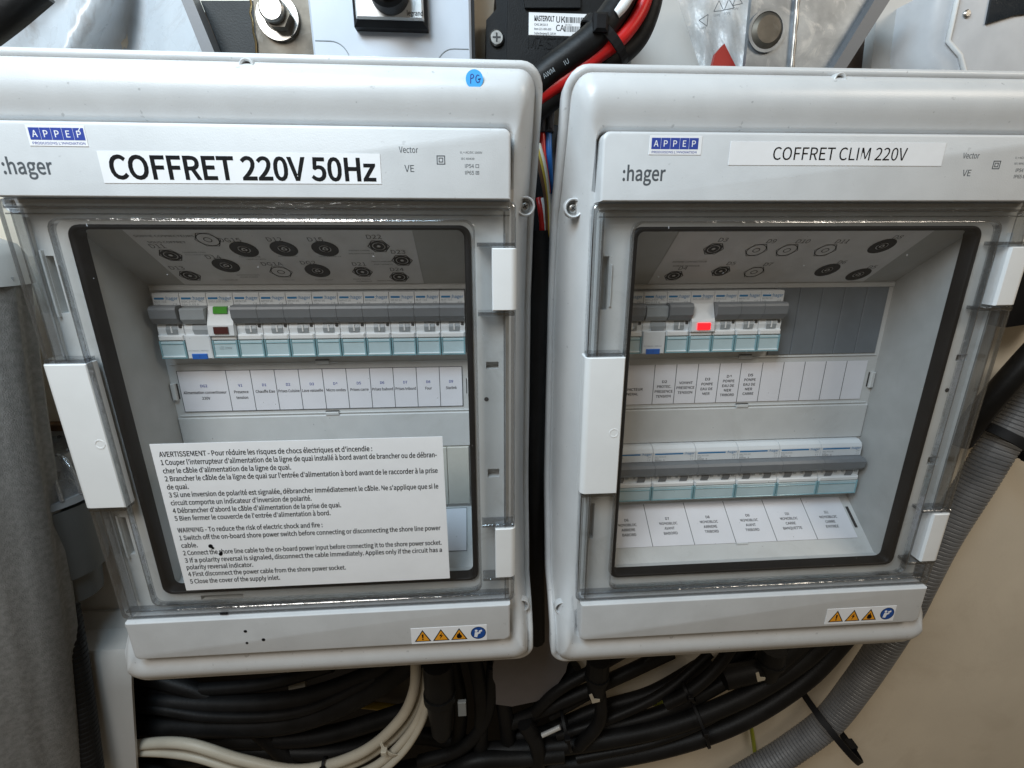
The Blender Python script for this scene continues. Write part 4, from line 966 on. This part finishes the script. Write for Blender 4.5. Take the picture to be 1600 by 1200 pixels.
sw = thing('rotary_switch_box', 'pale grey switch box with black rotary switch and chrome plate, above left box', 'switch')
sdp = -38
x0, x1 = xz(489, 80, sdp)[0], xz(737, 80, sdp)[0]
q = MB(); q.box(x0, x1, -100, sdp, 100, 290, 1.5); q.make('housing', pbr("pale_blue_grey_plastic", (0.50, 0.54, 0.60), .4, var=.02), sw)
q = MB(); q.box(x1 + .2, x1 + 2.4, -95, sdp - 2, 100, 290); q.make('side_seam', m_gasket, sw)
for s_, cx in ((1, xz(500, 90, sdp)[0]), (-1, xz(728, 92, sdp)[0])):
    q = MB(); cz = xz(500, 96, sdp)[1] - (0 if s_ > 0 else 2.5)
    P = [Vector((cx - s_ * 2, sdp + .1, cz + 12))] + [Vector((cx + s_ * (8 + 12 * math.sin(t * math.pi / 16)), sdp + .1, cz + 12 * math.cos(t * math.pi / 16))) for t in range(9)]
    sweep(q, P, .35, 5); q.make('corner_line', m_toggle2, sw)
a, b = xz(553, 40, sdp + 8), xz(668, 40, sdp + 8)
q = MB(); q.box(a[0], b[0], sdp, sdp + 10, a[1] - .5, 290, 3); q.make('switch_base', m_gasket, sw)
a, b = xz(556, 28, sdp + 12), xz(662, 27, sdp + 12)
q = MB(); q.box(a[0], b[0], sdp + 9, sdp + 12, a[1], 290, 1.2); q.make('chrome_plate', m_chrome, sw)
kx, kz = xz(608, -14, sdp + 14)
q = MB(); q.disc(kx, kz, sdp + 11, sdp + 26, 12.5, 32, 2); q.disc(kx, kz, sdp + 26, sdp + 34, 9, 32, 2); q.make('knob', m_blackp, sw, auto=.6)
tx, tz = xz(636, 24, sdp + 12); text("legrand", tx, tz, sdp + 12.1, 2.6, m_black, sw, w=xz(661, 24, sdp + 12)[0] - tx, bold=.03)

# ------------------------------------------------------------------ charger, label, cables
ch = thing('black_charger', 'black moulded battery charger with white rating label, between the two boxes', 'charger')
cd = -48
def cp(u, v, d=cd): return xz(u, v, d)
q = MB(); q.poly([cp(794, -20), cp(978, -20), cp(978, 140), cp(790, 140)], -95, cd); q.make('case', m_blackp, ch)
q = MB(); q.poly([cp(760, 26), cp(776, 8), cp(774, -20), cp(795, -20), cp(791, 140), cp(760, 140)], -95, cd - 6); q.make('mounting_ear', m_blackp, ch)
q = MB(); q.poly([cp(814, -20), cp(906, -20), cp(906, 14), cp(820, 14)], cd, cd + 2.5); q.make('raised_panel', m_blackp, ch)
sx, sz_ = cp(776, 59, cd - 4)
q = MB(); q.disc(sx, sz_, cd - 6, cd - 3, 5.2, 28, 1.0); so = q.make('screw', m_steel, ch, auto=.6)
q = MB(); q.box(sx - 2.8, sx + 2.8, cd - 3.2, cd - 2.9, sz_ - .6, sz_ + .6); q.box(sx - .6, sx + .6, cd - 3.2, cd - 2.85, sz_ - 2.8, sz_ + 2.8); q.make('cross_slot', m_dark, so)
la, lb = cp(826, 55), cp(921, 25)
q = MB(); q.box(la[0], lb[0], cd, cd + .4, la[1], lb[1] + 1, .2); lab = q.make('rating_label', m_paper2, ch)
lw = lb[0] - la[0]; lh = lb[1] - la[1]; e = cd + .46
text("MASTERVOLT", la[0] + lw * .09, lb[1] - 4.0, e, 3.0, m_black, lab, w=lw * .33, bold=.05)
for i, l in enumerate(["CHG 24/10-3", "Item 221-000-300", "Snijdersbergweg 93, 1105 AN", "Amsterdam, The Netherlands"]): text(l, la[0] + lw * .09, lb[1] - 6.8 - i * 2.6, e, 1.3, m_black, lab, bold=.02, w=lw * (.22, .28, .36, .34)[i])
text("UK", la[0] + lw * .45, lb[1] - 4.6, e, 3.6, m_black, lab, bold=.02); text("CA", la[0] + lw * .45, lb[1] - 9.6, e, 3.6, m_black, lab, bold=.02)
q = MB(); rnd = random.Random(3)
for row in range(2):
    x = la[0] + lw * .59
    while x < lb[0] - 3: wv = rnd.choice((.25, .4, .6)); q.box(x, x + wv, e - .02, e + .02, lb[1] - 4.6 - row * 5.4, lb[1] - 1.2 - row * 5.4); x += wv + rnd.choice((.3, .45, .6))
q.make('barcode', m_black, lab)
text("A9710503", la[0] + lw * .72, lb[1] - 12.2, e, 1.2, m_black, lab, bold=.02); text("SN 7011", la[0] + lw * .60, lb[1] - 6.4, e, 1.0, m_black, lab)
tx, tz = cp(824, 76); text("MASTERVOLT", tx, tz, cd + .5, 7.2, m_blackp, ch, w=58, bold=-.01, name='embossed_lettering')
tx, tz = cp(850, 92); text("ALPHA", tx, tz, cd + .5, 3.4, m_blackp, ch, name='embossed_lettering')

cable([(800, 170, -8), (850, 118, -2), (892, 86, 2), (930, 55, 4), (966, 8, 2), (985, -40, 0)], 8.6, m_cblack, 'thick black battery cable, uppermost of the bundle between the two boxes', 'battery_cable')
cable([(800, 182, -8), (852, 146, -4), (892, 119, 0), (934, 88, 2), (975, 55, 2), (1004, 10, 0), (1014, -40, 0)], 4.6, m_cred, 'red battery cable between two black ones above the gap', 'battery_cable')
cable([(800, 205, -14), (852, 163, -10), (905, 124, -6), (950, 98, -6), (992, 64, -8), (1014, 14, -8), (1022, -40, -8)], 7.2, m_cblack, 'black battery cable under the red one, nearest the white bag', 'battery_cable')
cable([(880, 120, -16), (935, 70, -12), (975, 30, -8), (992, -30, -6)], 7.5, m_cblack, 'black battery cable behind the red one', 'battery_cable')
for s_, (u, v) in (("AWM", (851, 122)), ("IU", (884, 101)), ("DIR28", (903, 87))):
    p = at(u, v, 10.8); ang = math.radians(32)
    m4 = Matrix.Translation(V(p[0], 9.4, p[2])) @ Matrix.Rotation(math.radians(90), 4, 'X') @ Matrix.Rotation(ang, 4, 'Z')
    text(s_, 0, 0, 0, 2.6, m_inklight, bpy.data.objects['battery_cable'], w=None, mtx=m4, name='cable_print')
tie = thing('cable_tie', 'black cable tie cinched round the battery cables', 'cable tie')
p = Vector(at(933, 52, 0)); q = MB(); t_ = Vector((.62, 0, .78)); 
q.box(p.x - 5.5, p.x + 3, 8, 16, p.z - 4, p.z + 6, 1.5); q.make('head', m_gasket, tie)
q = MB(); n = 28; nr = Vector((.74, 0, -.67)); c_ = Vector(at(944, 66, -2))
ringp = lambda rx, off: [tuple(c_ + nr * (rx * math.cos(2 * math.pi * k / n)) + Vector((0, 1, 0)) * ((rx - 4) * math.sin(2 * math.pi * k / n)) + Vector((.67, 0, .74)) * off) for k in range(n)]
q.loft([ringp(18, -3), ringp(18.6, -2.6), ringp(18.6, 2.6), ringp(18, 3)]); q.make('band', m_gasket, tie)
cable([(962, 22, 9), (976, 6, 10), (990, -20, 10)], 3.2, m_white, 'short white marked sleeve on the black battery cable', 'marker_sleeve', 'sleeve', None)

# ------------------------------------------------------------------ top right
q = MB(); pa = at(990, -30, -95); q.box(pa[0], xz(1250, 50, -95)[0], WD, -92, 60, 330, 1.5); single(q, 'backing_board', m_wallg, 'white board behind the clear bag above the right box', 'panel')
bg_ = MB(); vs = []; fs = []; nU, nV = 16, 8
for j in range(nV + 1):
    for i in range(nU + 1):
        v = -30 + 170 * j / nV; u0 = 1058 + max(0, v) * .34; u = u0 + (1200 - u0) * i / nU
        vs.append(at(u, v, -66 + 4 * math.sin(i * 1.3 + j * .9) + 3 * math.sin(i * .7 - j * 1.7)))
for j in range(nV):
    for i in range(nU): k = j * (nU + 1) + i; fs.append((k, k + 1, k + nU + 2, k + nU + 1))
bg_.add(vs, fs); bag = bg_.make('plastic_bag', m_bag, None, True); tag(bag, 'clear crinkled plastic bag with small printed triangles left of the galvanized bracket', 'bag')
for (u, v, a) in ((1101, 32, -.5), (1123, 12, .1), (1139, 9, .2), (1152, 2, .2)):
    p = at(u, v, -57); q = MB()
    tri = [Vector((4.2 * math.cos(a + math.pi / 2 + k * 2 * math.pi / 3), 0, 4.2 * math.sin(a + math.pi / 2 + k * 2 * math.pi / 3))) + Vector((p[0], 0, p[2])) for k in range(3)]
    for k in range(3):
        A_, B_ = tri[k], tri[(k + 1) % 3]; stroke(q, [(A_.x, A_.z), (B_.x, B_.z)], -56.8, .5)
    q.make('printed_triangle', m_ink, bag)
    text("LDPE", p[0] - 3, p[2] - 5.4, -56.8, 1.5, m_ink, bag)
q = MB(); q.poly([xz(1113, 104, -50), xz(1118, 84, -50), xz(1132, 68, -50), xz(1150, 104, -50)], -54, -50); single(q, 'red_tag', pbr("dark_red_plastic", (0.32, 0.02, 0.015), .4), 'dark red tag poking up behind the right box', 'tag')
gv = thing('galvanized_bracket', 'large galvanized steel bracket with a round bolt above the right box', 'bracket'); gd = -40
q = MB(); q.poly([xz(1178, -15, gd), xz(1246, -15, gd), xz(1236, 120, gd), xz(1165, 120, gd)], gd - 6, gd - 2); q.make('left_plate', m_galv, gv)
q = MB(); q.poly([xz(1244, -15, gd), xz(1378, -15, gd), xz(1292, 120, gd), xz(1233, 120, gd)], gd - 8, gd); q.make('gusset', m_galv, gv)
q = MB(); q.poly([xz(1368, -15, gd), xz(1392, -15, gd), xz(1306, 120, gd), xz(1286, 120, gd)], gd - 4, gd + 7); q.make('gusset_edge', m_greysteel, gv)
q = MB(); sweep(q, [Vector(at(1247 - k * 1.1, -15 + k * 13, gd - 1)) for k in range(11)], 1.8, 8, lambda L: 1 + .18 * math.sin(L * 1.7)); q.make('weld_bead', m_steel, gv, auto=.9)
bx, bz = xz(1199, 47, gd)
q = MB(); q.ring(bx, bz, gd - 2, 13.5, 11.5, 1.8, 36); q.make('washer', m_galv, gv, auto=.6)
q = MB(); q.disc(bx, bz, gd - 2, gd + 2.0, 11.5, 32, 3); q.make('bolt_head', m_bracket, gv, auto=.5)
q = MB(); q.poly([xz(1340, -15, -80), xz(1380, -15, -80), xz(1352, 130, -80), xz(1290, 130, -80)], -100, -80); single(q, 'gap_shade_fill', pbr("gap_shade_brown", (0.05, 0.03, 0.02), .6), 'dark brown fill standing in for the dim gap right of the galvanized bracket', 'post')  # dark slab painted in place of the dim gap
q = MB(); q.poly([xz(1375, -15, -70), xz(1500, -15, -70), xz(1500, 140, -70), xz(1357, 140, -70)], -100, -70); single(q, 'backing_board', m_wallg, 'plain pale board between dark gap fill and white machine', 'panel')
mc = thing('white_machine', 'white rounded machine housing with dark window in the top right corner', 'machine')
def mp_(u, v): return xz(u, v, -35)
q = MB(); out = [mp_(1466, -20), mp_(1452, 72), mp_(1461, 108), mp_(1470, 140), mp_(1680, 140), mp_(1680, -20)]
ins = [mp_(1500, -20), mp_(1480, 66), mp_(1498, 88), mp_(1510, 140), mp_(1680, 140), mp_(1680, -20)]
q.loft([[(x, -70, z) for x, z in out], [(x, -42, z) for x, z in out], [(x * .6 + X_ * .4, -36, z * .6 + Z_ * .4) for (x, z), (X_, Z_) in zip(out, ins)], [(x, -33, z) for x, z in ins]], cap1=True); q.make('housing', pbr("silver_white_paint", (0.60, 0.61, 0.63), .25, coat=.3), mc, auto=.9)
q = MB(); q.poly([xz(1545, 36, -30), xz(1556, -20, -30), xz(1680, -20, -30), xz(1680, 12, -30), xz(1590, 22, -30)], -34, -31.5); q.make('window', pbr("dark_window", (0.012, 0.018, 0.025), .12), mc)
q = MB(); sweep(q, [Vector(at(1500, -20, -32)), Vector(at(1481, 64, -32)), Vector(at(1500, 86, -32)), Vector(at(1512, 130, -32))], 1.6, 8); q.make('edge_bead', m_white, mc, auto=.9)
q = MB(); sx, sz_ = xz(1514, 20, -31); q.disc(sx, sz_, -34, -31.4, 2.6, 18, .8); q.make('screw', m_steel, mc, auto=.6)

# ------------------------------------------------------------------ the gap between the boxes
q = MB(); q.box(xz(840, 180, -45)[0] - 4, xz(890, 180, -45)[0] + 30, -100, -60, -290, 118, 1); single(q, 'black_backing', m_gasket, 'black backing board deep in the gap between the boxes', 'board')
for k, (u0, u1) in enumerate(((843, 853), (854, 867))):
    a, b = xz(u0, 206, -20), xz(u1, 162, -20); q = MB(); q.box(a[0], b[0], -34, -20, a[1], b[1], 1); q.box(a[0] + 1.5, b[0] - 1.5, -20, -19, a[1] + 2, b[1] - 5, .4)
    single(q, 'wire_connector', pbr("smoky_clear_plastic", (0.06, 0.06, 0.07), .2), ('left' if k == 0 else 'right') + ' of the two smoky wire connectors in the gap, feeding the ' + ('red' if k == 0 else 'blue') + ' wire', 'connector')
cable([(847, 206, -24), (849, 240, -22), (853, 275, -22), (856, 300, -30)], 2.2, m_cred, 'red wire dropping from the left wire connector', 'wire', 'wire')
cable([(857, 206, -24), (858, 240, -22), (860, 280, -26), (862, 300, -34)], 2.2, m_cblue, 'blue wire dropping from the right wire connector', 'wire', 'wire')
for (u, mt, nm) in ((0, m_cyellow, 'yellow'), (4, m_cwhite, 'cream'), (-4, pbr("brown_wire_sheath", (0.13, 0.06, 0.03), .4), 'brown')):
    cable([(838 + u, 225, -12), (848 + u, 265, -8), (855 + u * .5, 310, -6), (857 + u * .4, 350, -8), (857 + u * .3, 385, -14)], 1.5, mt, nm + ' thin wire curving down the gap between the boxes', 'wire', 'wire')
cable([(842, 310, -14), (846, 335, -10), (848, 372, -12)], 2.3, m_cred, 'short red wire entering the black sleeve in the gap', 'wire', 'wire')
cable([(848, 310, -12), (851, 335, -9), (852, 372, -12)], 1.5, m_white, 'short white wire entering the black sleeve in the gap', 'wire', 'wire')
cable([(842, 360, -14), (841, 460, -14), (838, 620, -16), (836, 800, -20), (838, 1000, -26)], 8.5, m_cblack, 'black sleeve running straight down the gap between the boxes', 'cable_sleeve', 'sleeve', None)
m_film = pbr("grey_film", (0.15, 0.145, 0.155), .35, var=.2)
q = MB(); vs = []; fs = []
rows = [(176, 888, 893), (215, 868, 892), (260, 860, 890), (320, 858, 885), (400, 855, 878), (480, 846, 872), (560, 850, 868), (640, 849, 868), (720, 846, 866), (860, 842, 866)]
for (v, a, b) in rows:
    for i in range(6): t = i / 5; vs.append(at(a + (b - a) * t, v, -40 + 7 * math.sin(t * math.pi)))
for j in range(len(rows) - 1):
    for i in range(5): k = j * 6 + i; fs.append((k, k + 1, k + 7, k + 6))
q.add(vs, fs); single(q, 'protective_film', m_film, 'crumpled grey film hanging in the gap beside the right box', 'film', smooth=True)
q = MB(); vs = []; outl = []
for (u, v) in ((822, 860), (880, 860), (890, 960), (893, 1010), (884, 1050), (864, 1080), (838, 1096), (800, 1104), (770, 1100), (770, 1040)): outl.append(xz(u, v, -58))
q.poly(outl, -70, -58); single(q, 'grey_flap', pbr("purple_grey_plastic", (0.145, 0.135, 0.14), .5), 'dark grey rounded flap hanging below the gap between the boxes', 'flap')

# ------------------------------------------------------------------ below the boxes
hose([(1640, 560, -66), (1600, 640, -66), (1558, 700, -66), (1524, 756, -66), (1486, 816, -66), (1462, 858, -66), (1436, 910, -66), (1410, 962, -68), (1374, 1020, -70), (1338, 1072, -70), (1294, 1127, -70), (1240, 1168, -70), (1196, 1196, -69), (1120, 1240, -68)], 16.3, m_hose, 'large grey corrugated hose curving behind and below the right box', 4.6)
def clamp(u0, v0, u1, v1, d, wdt, label):
    a = Vector(at(u0, v0, d)); b = Vector(at(u1, v1, d)); c = (a + b) / 2; r = (b - a).length / 2; ax = (b - a).normalized(); dr = Vector((ax.z, 0, -ax.x)); n = 30; q = MB()
    rg = lambda rr_, off: [tuple(c + ax * (rr_ * math.cos(2 * math.pi * k / n)) + Vector((0, 1, 0)) * (rr_ * math.sin(2 * math.pi * k / n)) + dr * off) for k in range(n)]
    q.loft([rg(r - 1, -wdt), rg(r + .4, -wdt * .9), rg(r + .4, wdt * .9), rg(r - 1, wdt)]); e_ = b
    q2 = MB(); t = thing('hose_clamp', label, 'clamp'); q.make('band', m_gasket, t, auto=.6)
    q2.box(b.x - 5, b.x + 5, d + 2, d + 14, b.z - 4, b.z + 5, 1.2); q2.make('head', m_gasket, t)
clamp(1266, 1100, 1322, 1156, -70, 4, 'black strap clamp round the corrugated hose below the right box')
clamp(1534, 662, 1600, 712, -66, 5, 'black strap clamp on the corrugated hose at the right edge')
cable([(1700, 465, -40), (1640, 525, -42), (1580, 590, -46), (1530, 648, -54), (1500, 690, -66)], 10.5, m_cblack, 'thick black cable at the right edge of the picture', 'cable')
q = MB(); q.poly([xz(1582, 400, -60), xz(1700, 380, -60), xz(1700, 505, -60), xz(1620, 505, -60), xz(1570, 512, -60)], -100, -60); single(q, 'black_side_panel', m_gasket, 'black panel beside the right box hinge', 'fitting')  # plain black panel at the right edge
# black cables
BC = [([(120, 1085, -98), (200, 1090, -96), (330, 1100, -92), (450, 1095, -86), (560, 1062, -84), (660, 1010, -80)], 13), ([(120, 1130, -94), (200, 1132, -92), (330, 1135, -84), (460, 1128, -76), (570, 1085, -74), (650, 1030, -74)], 14),
      ([(150, 1040, -102), (240, 1060, -100), (330, 1090, -98), (400, 1140, -92), (480, 1215, -84)], 11), ([(460, 1230, -110), (560, 1160, -104), (660, 1150, -98), (760, 1170, -90)], 12), ([(520, 1240, -84), (640, 1205, -80), (760, 1190, -74), (860, 1195, -70)], 15),
      ([(740, 1020, -66), (752, 1100, -60), (748, 1230, -56)], 10), ([(772, 1030, -70), (790, 1120, -66), (800, 1230, -62)], 11), ([(706, 1030, -74), (720, 1120, -68), (700, 1230, -66)], 9),
      ([(760, 1175, -60), (900, 1162, -58), (1040, 1136, -56), (1160, 1090, -58), (1250, 1035, -64), (1310, 980, -74)], 12.5), ([(780, 1205, -64), (920, 1190, -62), (1050, 1165, -60), (1160, 1125, -60), (1260, 1060, -66), (1330, 985, -76)], 13),
      ([(800, 1150, -72), (920, 1140, -70), (1030, 1115, -68), (1130, 1066, -70), (1210, 1010, -78)], 9), ([(800, 1130, -66), (880, 1095, -62), (960, 1060, -64), (1050, 1018, -74)], 8.5), ([(820, 1160, -78), (930, 1110, -76), (1020, 1082, -74), (1110, 1030, -80)], 9),
      ([(835, 1112, -58), (870, 1080, -56), (920, 1050, -60), (990, 1010, -72)], 7), ([(905, 1165, -50), (935, 1130, -48), (938, 1090, -50), (925, 1040, -58)], 8), ([(1040, 1100, -52), (1078, 1080, -50), (1118, 1045, -54), (1150, 1000, -62)], 7.5),
      ([(1130, 1060, -60), (1200, 1040, -62), (1250, 1000, -70)], 15)]
BL = ['black cable sagging high in the dark recess under the left box', 'thick black cable sagging across the dark recess under the left box', 'black cable slanting down the recess at far left', 'black cable low in the recess behind the white cables', 'black cable running along the bottom edge of the picture',
      'black cable dropping below the right end of the left box', 'black cable dropping below the gap between the boxes', 'black cable dropping beside the round plug', 'upper one of the two thickest black cables sweeping up under the right box', 'lowest thick black cable sweeping up under the right box',
      'black cable sweeping up above the two thickest ones', 'black cable passing the small white tag under the right box', 'black cable just above the yellow green wire', 'thin black cable near the left corner of the right box', 'black cable looping down below the small white tag', 'thin black cable tied onto the thick ones by the cable tie', 'short thick black conduit under the right box near the hose']
for (pp, r), l in zip(BC, BL): cable(pp, r * (.82 if r > 9 else .9), m_cblack, l, 'black_cable')
EX = [([(120, 1082, -100), (200, 1080, -100), (300, 1078, -100), (420, 1068, -96), (520, 1040, -92)], 7, 'thin black cable at the very top of the dark recess'),
      ([(140, 1100, -92), (230, 1105, -88), (340, 1120, -80), (470, 1112, -74), (590, 1060, -76)], 6, 'thin black cable lying on the thick ones in the recess'),
      ([(140, 1146, -100), (220, 1150, -100), (350, 1156, -96), (500, 1150, -90), (640, 1110, -86)], 10, 'black cable below the two thick ones in the recess'),
      ([(130, 1215, -98), (240, 1195, -96), (380, 1175, -94), (520, 1175, -92), (640, 1150, -88)], 10, 'black cable behind the cream loop in the recess'),
      ([(150, 1195, -76), (215, 1205, -70), (300, 1222, -66), (380, 1240, -60)], 9, 'black cable at the bottom left under the cream cables'),
      ([(655, 1190, -60), (720, 1170, -56), (760, 1120, -58), (770, 1040, -66)], 7, 'black cable curving up right of the round plug'),
      ([(690, 1215, -50), (740, 1190, -48), (810, 1185, -50), (880, 1178, -52)], 9, 'black cable along the bottom edge under the gap'),
      ([(820, 1130, -54), (840, 1170, -50), (835, 1230, -48)], 9, 'short black cable dropping out of the picture below the gap'),
      ([(870, 1150, -60), (960, 1120, -58), (1040, 1080, -60), (1110, 1020, -70)], 5.5, 'thin black cable over the bundle under the right box'),
      ([(860, 1120, -66), (930, 1080, -64), (1000, 1040, -68), (1040, 1000, -76)], 5, 'thinnest black cable close under the right box'),
      ([(900, 1185, -56), (1020, 1160, -54), (1120, 1118, -54), (1220, 1050, -60), (1280, 990, -70)], 5, 'thin black cable lying on the two thickest ones'),
      ([(720, 1225, -76), (800, 1160, -76), (850, 1100, -72), (900, 1040, -74)], 8, 'black cable rising behind the grey flap'),
      ([(1040, 1075, -84), (1120, 1045, -84), (1180, 1000, -86)], 8, 'black cable touching the underside of the right box')]
for pp, r, l in EX: cable(pp, r, m_cblack, l, 'black_cable')
# white cables
WC = [([(150, 1180, -72), (214, 1164, -68), (290, 1162, -56), (380, 1188, -50), (470, 1203, -46), (560, 1178, -42), (620, 1130, -42), (646, 1080, -46), (650, 1020, -58)], 5.6),
      ([(290, 1160, -62), (360, 1180, -58), (450, 1204, -54), (540, 1198, -50), (610, 1158, -48), (650, 1110, -50), (664, 1060, -56), (668, 1010, -62)], 4.2),
      ([(150, 1182, -72), (214, 1175, -67), (300, 1182, -54), (400, 1212, -48), (500, 1222, -42), (580, 1200, -38), (636, 1150, -38), (662, 1100, -44), (672, 1040, -54)], 4.4),
      ([(330, 1212, -50), (450, 1228, -44), (560, 1222, -36), (620, 1185, -34), (658, 1130, -38), (672, 1080, -44)], 4.0)]
WL = ['uppermost cream cable looping under the left box', 'cream cable directly below the uppermost one in the loop', 'third cream cable of the loop under the left box', 'outermost cream cable of the loop under the left box']
for (pp, r), l in zip(WC, WL): cable(pp, r, m_cwhite, l, 'cream_cable')
def small_tie(u, v, d, ang, mat, label, rx=9):
    c = Vector(at(u, v, d)); t = Vector((math.cos(ang), 0, math.sin(ang))); nrm = Vector((-t.z, 0, t.x)); n = 22; q = MB()
    rg = lambda rr_, off: [tuple(c + nrm * (rr_ * math.cos(2 * math.pi * k / n)) + Vector((0, 1, 0)) * (rr_ * .8 * math.sin(2 * math.pi * k / n)) + t * off) for k in range(n)]
    q.loft([rg(rx, -1.8), rg(rx + .8, -1.6), rg(rx + .8, 1.6), rg(rx, 1.8)]); T_ = thing('cable_tie', label, 'cable tie'); q.make('band', mat, T_, auto=.6)
    q = MB(); h = c + nrm * (rx * .5) + Vector((0, rx * .75, 0)); q.box(h.x - 3, h.x + 3, h.y - 1, h.y + 4.5, h.z - 2.6, h.z + 2.6, .8); q.make('head', mat, T_)
small_tie(508, 1196, -44, .05, m_gasket, 'black cable tie at the bottom of the cream cable loop', 9)
small_tie(612, 1160, -42, .85, m_cwhite, 'cream cable tie round the cream cables near the round plug', 15)
small_tie(1092, 1128, -58, .35, m_gasket, 'black cable tie round the two thickest black cables', 30)
small_tie(885, 1140, -54, .25, m_gasket, 'black cable tie with square head left of the small white tag', 24)
small_tie(1076, 1082, -50, .6, m_gasket, 'black cable tie on the thin cable under the right box', 12)
# plugs
def plug(u, d, v0, v1, r, label):
    a = at(u, v0, d); b = at(u, v1, d); t = thing('round_plug', label, 'plug'); z = a[2]; L_ = a[2] - b[2]
    for nm, f0, f1, ra, rb in (('nut', 0, .38, r, r), ('grip_ring', .38, .46, r * 1.12, r * 1.12), ('sleeve', .46, .92, r * .98, r * .72), ('gland', .92, 1.0, r * .5, r * .45)):
        q = MB(); n = 32; mb_ = [[(a[0] + (rr_ + (.5 if (nm == 'nut' and k % 2) else 0)) * math.cos(2 * math.pi * k / n), d + (rr_ + (.5 if (nm == 'nut' and k % 2) else 0)) * math.sin(2 * math.pi * k / n), zz) for k in range(n)] for zz, rr_ in ((z - L_ * f0, ra), (z - L_ * f1, rb))]
        q.loft(mb_, True, True, True); q.make(nm, m_blackp, t, auto=.6)
plug(684, -38, 1035, 1152, 15, 'black round plug hanging under the right part of the left box')
plug(935, -48, 1030, 1092, 12, 'black round plug under the left corner of the right box')
plug(1208, -58, 1012, 1060, 14, 'black round plug under the middle of the right box')
for (u, v, l) in ((928, 1092, 'small white tag beside the left round plug under the right box'), (1188, 1058, 'small white tag on the thick black cable below the right box')):
    q = MB(); p = at(u, v, -36); q.poly([(p[0] - 5, p[2] + 4), (p[0] - 2, p[2] + 5.5), (p[0] + 1, p[2] - 2), (p[0] + 7, p[2] - 3), (p[0] + 7, p[2] - 6), (p[0] - 1, p[2] - 8)], -38, -37); single(q, 'white_tag', m_cwhite, l, 'tag')
q = MB(); a, b = xz(716, 1120, -34), xz(728, 1098, -34); q.box(a[0], b[0], -38, -34, a[1], b[1], .6); single(q, 'grey_tag', m_toggle2, 'small grey tag right of the round plug under the left box', 'tag')
q = MB(); sweep(q, [Vector(at(847, 1149, -40)), Vector(at(875, 1136, -40))], 2.6, 10); single(q, 'metal_ferrule', m_chrome, 'short shiny metal ferrule among the black cables', 'ferrule', auto=.9)
cable([(970, 1104, -92), (1010, 1099, -92), (1050, 1096, -92), (1120, 1075, -94)], 3.4, m_cygreen, 'yellow green earth wire crossing behind the black cables', 'earth_wire', 'wire')
cable([(1155, 1060, -98), (1166, 1105, -98), (1176, 1150, -98), (1186, 1230, -98)], 2.6, m_cygreen, 'yellow green earth wire running down to the corrugated hose', 'earth_wire', 'wire')
cable([(530, 1098, -150), (580, 1102, -150), (660, 1112, -150)], 5, m_cyellow, 'dull yellow rod inside the dark recess', 'rod', 'rod', None)
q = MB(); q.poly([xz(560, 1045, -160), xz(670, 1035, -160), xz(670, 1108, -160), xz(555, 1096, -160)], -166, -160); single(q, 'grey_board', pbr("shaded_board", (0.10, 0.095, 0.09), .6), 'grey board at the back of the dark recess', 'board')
q = MB(); q.poly([xz(449, 1050, -110), xz(476, 1050, -110), xz(477, 1090, -110), xz(452, 1094, -110)], -116, -110); single(q, 'pale_strap', m_cwhite, 'short pale strap hanging in the recess under the left box', 'strap')
flush_text()
